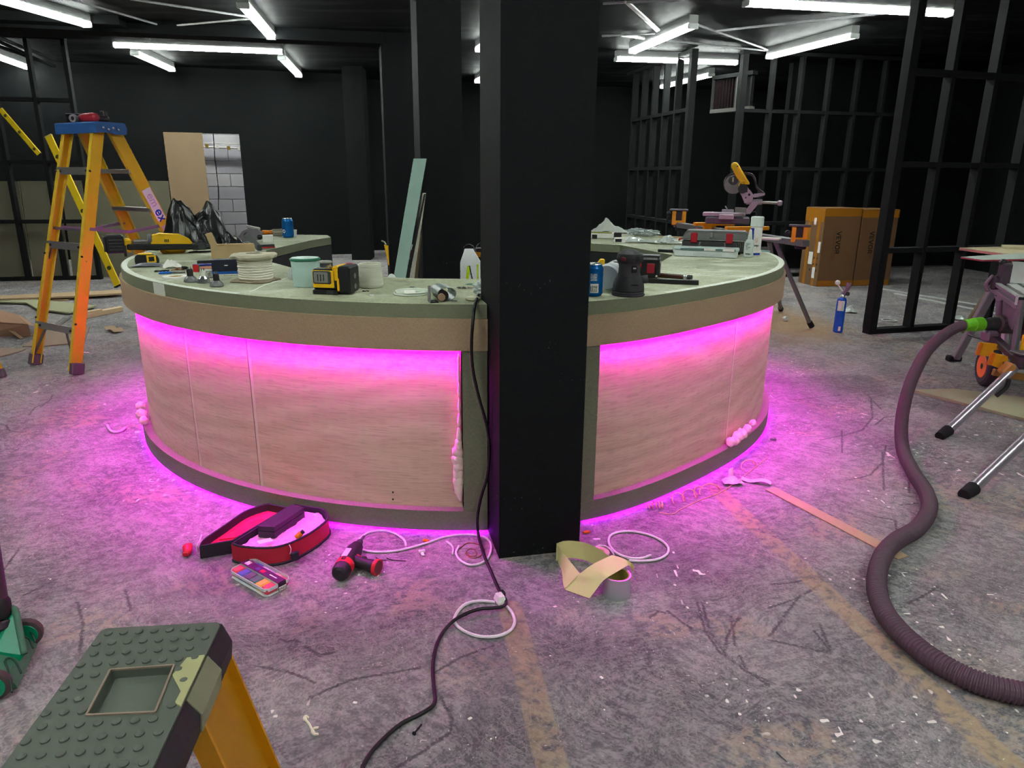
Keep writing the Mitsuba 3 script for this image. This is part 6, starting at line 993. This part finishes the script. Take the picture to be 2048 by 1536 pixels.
tb0 = at(-6, 1240, z=.12); tb1 = at(-26, 1110, y=tb0[1] + .06); part(t, 'tube', rod(tb0, tb0 + (tb1 - tb0) * 1.5, .034, 20), m('vac_tube', (58, 44, 54), .4)); dt = (tb1 - tb0) / np.linalg.norm(tb1 - tb0); part(t, 'collar', tube([tb0 + dt * .0, tb0 + dt * .008, tb0 + dt * .05, tb0 + dt * .058], [.036, .040, .039, .035], 20), 'dark'); part(t, 'collar', tube([tb0 - dt * .03, tb0 - dt * .024, tb0 - dt * .008, tb0 - dt * .003], [.036, .041, .041, .037], 20), 'vac_tube'); part(t, 'swivel', mv(blob(.034, .034, .04, 0, 0, 1, 3), *(tb0 - [0, 0, .03])), 'dark', True)
# ------------------------------------------------------------------ table saw, hose and boards at the right edge
m('saw_mauve', (120, 98, 116), .5, .2); m('saw_body', (60, 48, 58), .5); m('leg_alu', (164, 156, 164), .3, .6); m('saw_amber', (216, 146, 24), .45); m('table_alu', (196, 200, 196), .35, .5)
t = thing('table_saw', 'table saw on a wheeled folding stand cut by the right edge', 'table saw')
Q = lambda u, v, y: at(u, v, y=y)
def leg(f, to, r_, nm='leg'):
    d = (to - f) / np.linalg.norm(to - f); k = part(t, nm, tube([f + d * .03, to], r_, 14), 'leg_alu'); part(k, 'foot', tube([f + [0, 0, .014] - d * .0, f + d * .09], [r_ * 1.05, r_ * 1.3], 14), 'rubber'); return k
F1, F2, F3 = at(1878, 878, z=0), at(1926, 996, z=0), at(1909, 722, z=0)
k1 = Q(2012, 752, 3.95); leg(F1, k1 + (k1 - F1) * .25, .024); k2 = Q(2050, 878, 3.2); leg(F2, k2 + (k2 - F2) * 1.2, .024)
k3 = Q(1990, 572, 5.0); L3 = bar(F3 + [0, 0, .01], k3, .055, .045, r=.006); g_ = part(t, 'leg', L3, 'leg_alu', False); part(g_, 'foot', mv(bx(.10, .06, .04, .006), F3[0] - .01, F3[1], .021), 'rubber', False)
part(t, 'cross_rod', rod(Q(1937, 670, 5.15), Q(2000, 690, 4.7), .008, 8), 'saw_body')
# table top and rails
yT = 4.55; zT = float(Q(2040, 590, 4.3)[2])
tA, tB = at(1988, 565, z=zT), at(2041, 600, z=zT); dT = (tB - tA) / np.linalg.norm(tB - tA); nT = np.array([-dT[1], dT[0], 0]); nT = nT if nT[0] > 0 else -nT
part(t, 'front_rail', cat(bar(tA, tB, .03, .022, r=.002), bar(tA - [0, 0, .045], tB - [0, 0, .045], .026, .03, r=.002)), 'saw_mauve', False); part(t, 'rail_top', bar(tA + [0, 0, .0125], tB + [0, 0, .0125], .032, .003), 'table_alu', False); 
e_ = part(t, 'rail_end', bar(tB - dT * .002, tB + dT * .012 - [0, 0, .0], .05, .06, r=.002), 'table_alu', False); part(e_, 'slot', bar(tB + dT * .011, tB + dT * .0135, .028, .036), 'dark', False)
part(t, 'table', trimesh.convex.convex_hull(np.array([p + [0, 0, z] for p in (tA + nT * .05 + dT * .02, tB + nT * .05 - dT * .1, tA + nT * .75 + dT * .02, tB + nT * .75 - dT * .1) for z in (-.02, .012)])), 'table_alu', False)
part(t, 'table_slot', bar(tA + nT * .12 + dT * .02 + [0, 0, .0125], tB + nT * .12 - dT * .12 + [0, 0, .0125], .02, .002), 'grey_dark', False); part(t, 'scale_tape', bar(tA + nT * .2 + dT * .2 + [0, 0, .0126], tB + nT * .2 - dT * .25 + [0, 0, .0126], .03, .001), 'yel', False)
fA = tA + dT * .10 + nT * .06; part(t, 'fence', bar(fA + [0, 0, .085], fA + nT * .62 + [0, 0, .085], .03, .14, r=.002), 'table_alu', False)
fh = part(t, 'fence_head', cat(mv(bx(.07, .06, .15, .01), *(fA - nT * .03 + [0, 0, .07])), mv(bx(.05, .05, .09, .01), *(fA - nT * .07 - [0, 0, -.01]))), 'saw_body', False); part(fh, 'clamp_knob', mv(blob(.024, .024, .024, 3, .1), *(fA - nT * .05 + [0, 0, .145])), 'black_plastic', True); part(fh, 'lever', tube(smooth_path([fA - nT * .09 + [0, 0, .06], fA - nT * .12 + [0, 0, .0], fA - nT * .10 + [0, 0, -.05]], 5), .012, 8), 'saw_mauve', True)
# body below the table
part(t, 'housing', trimesh.convex.convex_hull(np.array([p + [0, 0, z] for p in (tA + nT * .12 + dT * .1, tB + nT * .12 - dT * .12, tA + nT * .7 + dT * .1, tB + nT * .7 - dT * .12) for z in (-.30, -.022)])), 'saw_body', False)
part(t, 'apron', trimesh.convex.convex_hull(np.array([q + k * np.array([0, .02, 0]) for q in (Q(1992, 592, 4.6), Q(2036, 606, 4.3), Q(2026, 660, 4.3), Q(2000, 618, 4.6)) for k in (0, 1)])), 'saw_mauve', False)
part(t, 'stand_post', rod(Q(1999, 600, 4.45), Q(1994, 690, 4.45), .018, 12), 'saw_mauve'); part(t, 'stand_post', rod(Q(2044, 600, 4.1), Q(2028, 706, 4.1), .02, 12), 'stand_alu'); part(t, 'stand_post', bar(Q(2012, 618, 4.9), Q(2006, 780, 4.9), .035, .03), m('leg_white', (190, 176, 190), .4), False); part(t, 'stand_post', bar(Q(2022, 618, 5.0), Q(2018, 780, 5.0), .03, .03), m('leg_greenish', (110, 122, 112), .4), False)
part(t, 'hinge_block', mv(bx(.08, .08, .075, .015), *Q(1979, 672, 4.4)), 'saw_mauve', False); part(t, 'folding_arm', bar(Q(1990, 678, 4.35), Q(2038, 722, 4.0), .05, .04, r=.006), 'saw_body', False); part(t, 'hinge_block', mv(bx(.14, .10, .085, .015), *(Q(2040, 722, 4.0) + [.04, 0, 0])), 'saw_body', False)
part(t, 'top_plate', mv(bx(.14, .10, .012, .003), *(Q(2040, 706, 4.0) + [.04, 0, 0])), 'saw_grey', False)
for a, b_, c_ in (((1960, 686), (1992, 688), 4.25), ((1984, 706), (2010, 712), 4.05)):
    u, v = a; u2, v2 = b_; P1 = [Q(u + 4, v, c_), Q(u2 + 6, v2 + 1, c_), Q(u2 + 6, v2 + 11, c_), Q(u2 - 4, v2 + 12, c_), Q(u2 - 8, v2 + 26, c_), Q(u - 4, v + 24, c_)]; V_ = np.array([p + [0, k, 0] for k in (0, .03) for p in P1]); f = [[0, 1, 2], [0, 2, 3], [0, 3, 4], [0, 4, 5]]; n_ = 6
    F_all = [[x for x in tri] for tri in f] + [[y + n_ for y in tri[::-1]] for tri in f]
    for i in range(n_): j = (i + 1) % n_; F_all += [[i, i + n_, j + n_], [i, j + n_, j]]
    q = trimesh.Trimesh(V_, F_all, process=False); k_ = part(t, 'yellow_bracket', q, 'saw_amber', False); part(k_, 'edge', bar(Q(u + 3, v, c_ - .012), Q(u - 5, v + 24, c_ - .012), .012, .02), m('amber_dark', (190, 100, 16), .5), False)
wc = at(1968, 771, z=0); wc = np.array([wc[0], wc[1], .135]); wd = np.array([.95, -.24, 0]); wd /= np.linalg.norm(wd)
w_ = part(t, 'wheel', axis_lathe([(0, -.035), (.075, -.035), (.11, -.04), (.128, -.03), (.135, -.012), (.135, .03), (.125, .045), (.07, .045), (0, .045)], wc, wd, 36), m('tyre', (60, 54, 62), .8)); part(w_, 'rim', axis_lathe([(.02, -.037), (.076, -.041), (.08, -.037), (.074, -.03), (.02, -.03)], wc, wd, 32), m('rim_orange', (224, 110, 50), .4)); part(w_, 'axle_hole', axis_lathe([(0, -.0375), (.02, -.0375), (.02, -.036), (0, -.036)], wc, wd, 16), 'dark')
for k in range(22):
    a = k * 2 * math.pi / 22; r_ = np.cross(wd, [0, 0, 1.]); p = wc + (r_ * math.cos(a) + np.array([0, 0, 1]) * math.sin(a)) * .1355; q = bx(.006, .055, .004, .001); up_ = r_ * math.cos(a) + np.array([0, 0, 1]) * math.sin(a); R_ = np.eye(4); R_[:3, 1] = wd; R_[:3, 2] = up_; R_[:3, 0] = np.cross(wd, up_); R_[:3, 3] = p + wd * .006; q.apply_transform(R_)
    if p[2] > .012: part(w_, 'tread_block', q, 'tyre', False)
part(t, 'amber_joint', bar(Q(2003, 748, 3.98), Q(2024, 728, 3.98), .06, .05, r=.008), m('ochre', (170, 120, 60), .4), False); part(t, 'amber_crossbar', bar(Q(1986, 744, 4.5), Q(2090, 762, 4.5), .03, .045, r=.004), 'ochre', False); part(t, 'release_lever', tube(smooth_path([Q(2018, 758, 3.9), Q(2012, 775, 3.9), Q(1992, 792, 3.9)], 5), .012, 8), 'black_plastic')
part(t, 'yellow_side', mv(bx(.06, .05, .16, .02), *(Q(2052, 690, 4.2))), 'yel', False)
# hose
hp = [Q(1940, 651, 4.38), Q(1925, 651, 4.36), Q(1892, 667, 4.25), Q(1855, 701, 4.1), Q(1830, 745, 3.92), Q(1812, 795, 3.72), Q(1803, 848, 3.55)] + [at(u, v, z=.039 if (u, v) in ((1795, 1080), (1768, 1108), (1754, 1150)) else .034) for u, v in ((1806, 900), (1826, 944), (1852, 985), (1858, 1020), (1835, 1056), (1795, 1080), (1768, 1108), (1754, 1150), (1756, 1190), (1776, 1236), (1822, 1285), (1884, 1330), (1960, 1366), (2048, 1388), (2150, 1402))]
hp = [p if p[2] > .034 else np.array([p[0], p[1], .034]) for p in hp]
sp_ = smooth_path(hp, 60); ln = np.concatenate([[0], np.cumsum(np.linalg.norm(np.diff(sp_, axis=0), axis=1))]); PITCH = .0115; N_ = int(ln[-1] / PITCH * 4); s_ = np.linspace(0, ln[-1], N_); sp2 = np.stack([np.interp(s_, ln, sp_[:, i]) for i in range(3)], 1)
ka = np.arange(N_) % 4; t = thing('vacuum_hose', 'ribbed dark mauve vacuum hose snaking from the table saw over the floor', 'hose'); rad_ = np.where(ka < 2, .0325, .0285)
part(t, 'ribbed_hose', tube(sp2, rad_, 14), m('hose_mauve', (84, 62, 74), .55), 25)
h0 = Q(1962, 648, 4.4); g0 = Q(1927, 651, 4.36); dh = h0 - g0; part(t, 'green_tape', tube([g0, g0 + dh * .5, g0 + dh * .52, h0], [.036, .038, .042, .044], 18), m('green_tape', (112, 200, 40), .5)); h1 = Q(1992, 648, 4.42); part(t, 'connector', tube([h0, h0 + (h1 - h0) * .1, h0 + (h1 - h0) * .5, h0 + (h1 - h0) * .55, h1], [.04, .036, .036, .04, .046], 18), 'grey_dark'); h2 = Q(2034, 650, 4.44); part(t, 'sleeve', tube([h1, h1 + (h2 - h1) * .06, h2], [.046, .058, .058], 20), m('sleeve_brown', (70, 56, 60), .6))
# boards behind the saw, carried by a trestle beyond the edge of the photo
zq = .80
def plate(pts, th, z, mt, label, edge=None):
    P = Polygon([at(u, v, z=z + th)[:2] for u, v in pts]).buffer(0); t = thing('stacked_board', label, 'board'); part(t, 'board', ext(P, th, z), mt, False)
    if edge: part(t, 'edge_band', ext(P.buffer(.0012).difference(P.buffer(-.001)), th * .8, z), edge, False)
m('pink_edge', (196, 120, 116), .6); m('beige_face', (198, 186, 150), .6); m('grey_face', (176, 186, 176), .6); m('red_edge', (150, 50, 66), .6)
plate([(1919, 495), (1998, 493), (2110, 499), (2110, 514), (2010, 507)], .022, .78, 'beige_face', 'beige board with pink edges on the trestle at the right edge', 'pink_edge'); plate([(2003, 489), (2110, 492), (2110, 498), (2010, 493)], .018, .803, 'beige_face', 'farthest thin beige board on the trestle at the right edge'); plate([(1922, 513.5), (2110, 502), (2110, 516), (1966, 519.5)], .012, .803, 'grey_face', 'grey green board with a red edge lying on top at the right edge', 'red_edge')
c = at(2125, 505, z=.78); t = thing('trestle', 'trestle carrying the boards beyond the right edge', 'trestle'); part(t, 'top_beam', bar((c[0] - .1, c[1] - .5, .752), (c[0] - .1, c[1] + .5, .752), .06, .05), 'wood_brown', False)
for s in (-1, 1):
    for q in (-.3, .3): part(t, 'leg', bar((c[0] - .1, c[1] + s * .42, .727), (c[0] - .1 + q, c[1] + s * .47, .004), .04, .04), 'wood_brown', False)
slab('floor_board', 'pale green board with a brown edge lying on the floor below the table saw', 'board', [(1824, 779), (1905, 777), (2070, 797), (2070, 842)], .018, 'offcut_green', .001)
P = [at(u, v, z=0) for u, v in ((1822, 781.5), (2070, 845))]; one('edge_strip', 'brown strip lying along the edge of the pale green floor board', 'strip', bar(P[0] + [0, -.012, .009], P[1] + [0, -.012, .009], .018, .016), m('edge_brown', (104, 76, 56), .7), smooth=False)
# ------------------------------------------------------------------ repeats carry a group
GROUPS = {'ceiling_light': 'linear ceiling lights', 'ceiling_conduit': 'ceiling conduits', 'ceiling_pipe': 'dark pipes under the ceiling', 'stud_frame': 'black stud frames', 'spirit_level': 'yellow spirit levels', 'leaning_board': 'pale boards behind the left frame',
 'offcut_board': 'board scraps on the left floor', 'metal_strip': 'metal strips on the left floor', 'spot_lamp': 'spot lamps on the counter', 'drinks_can': 'blue drinks cans', 'black_bar': 'black bars on the counter', 'silver_bag': 'silver foil bags', 'clear_bag': 'clear plastic bags',
 'carton': 'tall brown cartons', 'clear_scrap': 'clear plastic scraps on the floor', 'white_trim': 'white trim strips', 'white_ring': 'white rings on the floor', 'leaning_plank': 'boards leaning on the column', 'dark_bucket': 'dark buckets', 'white_cable': 'white cables on the floor',
 'black_wire': 'black wire offcuts', 'plastic_scrap': 'pale plastic scraps', 'wood_shaving': 'wood shavings along the plinth', 'orange_chip': 'orange chips', 'stacked_board': 'boards on the trestle'}
for k_ in labels:
    b_ = k_[:-4] if k_[-4:-3] == '_' and k_[-3:].isdigit() else k_
    if '__' not in k_ and b_ in GROUPS and labels[k_].get('kind') != 'structure': labels[k_]['group'] = GROUPS[b_]
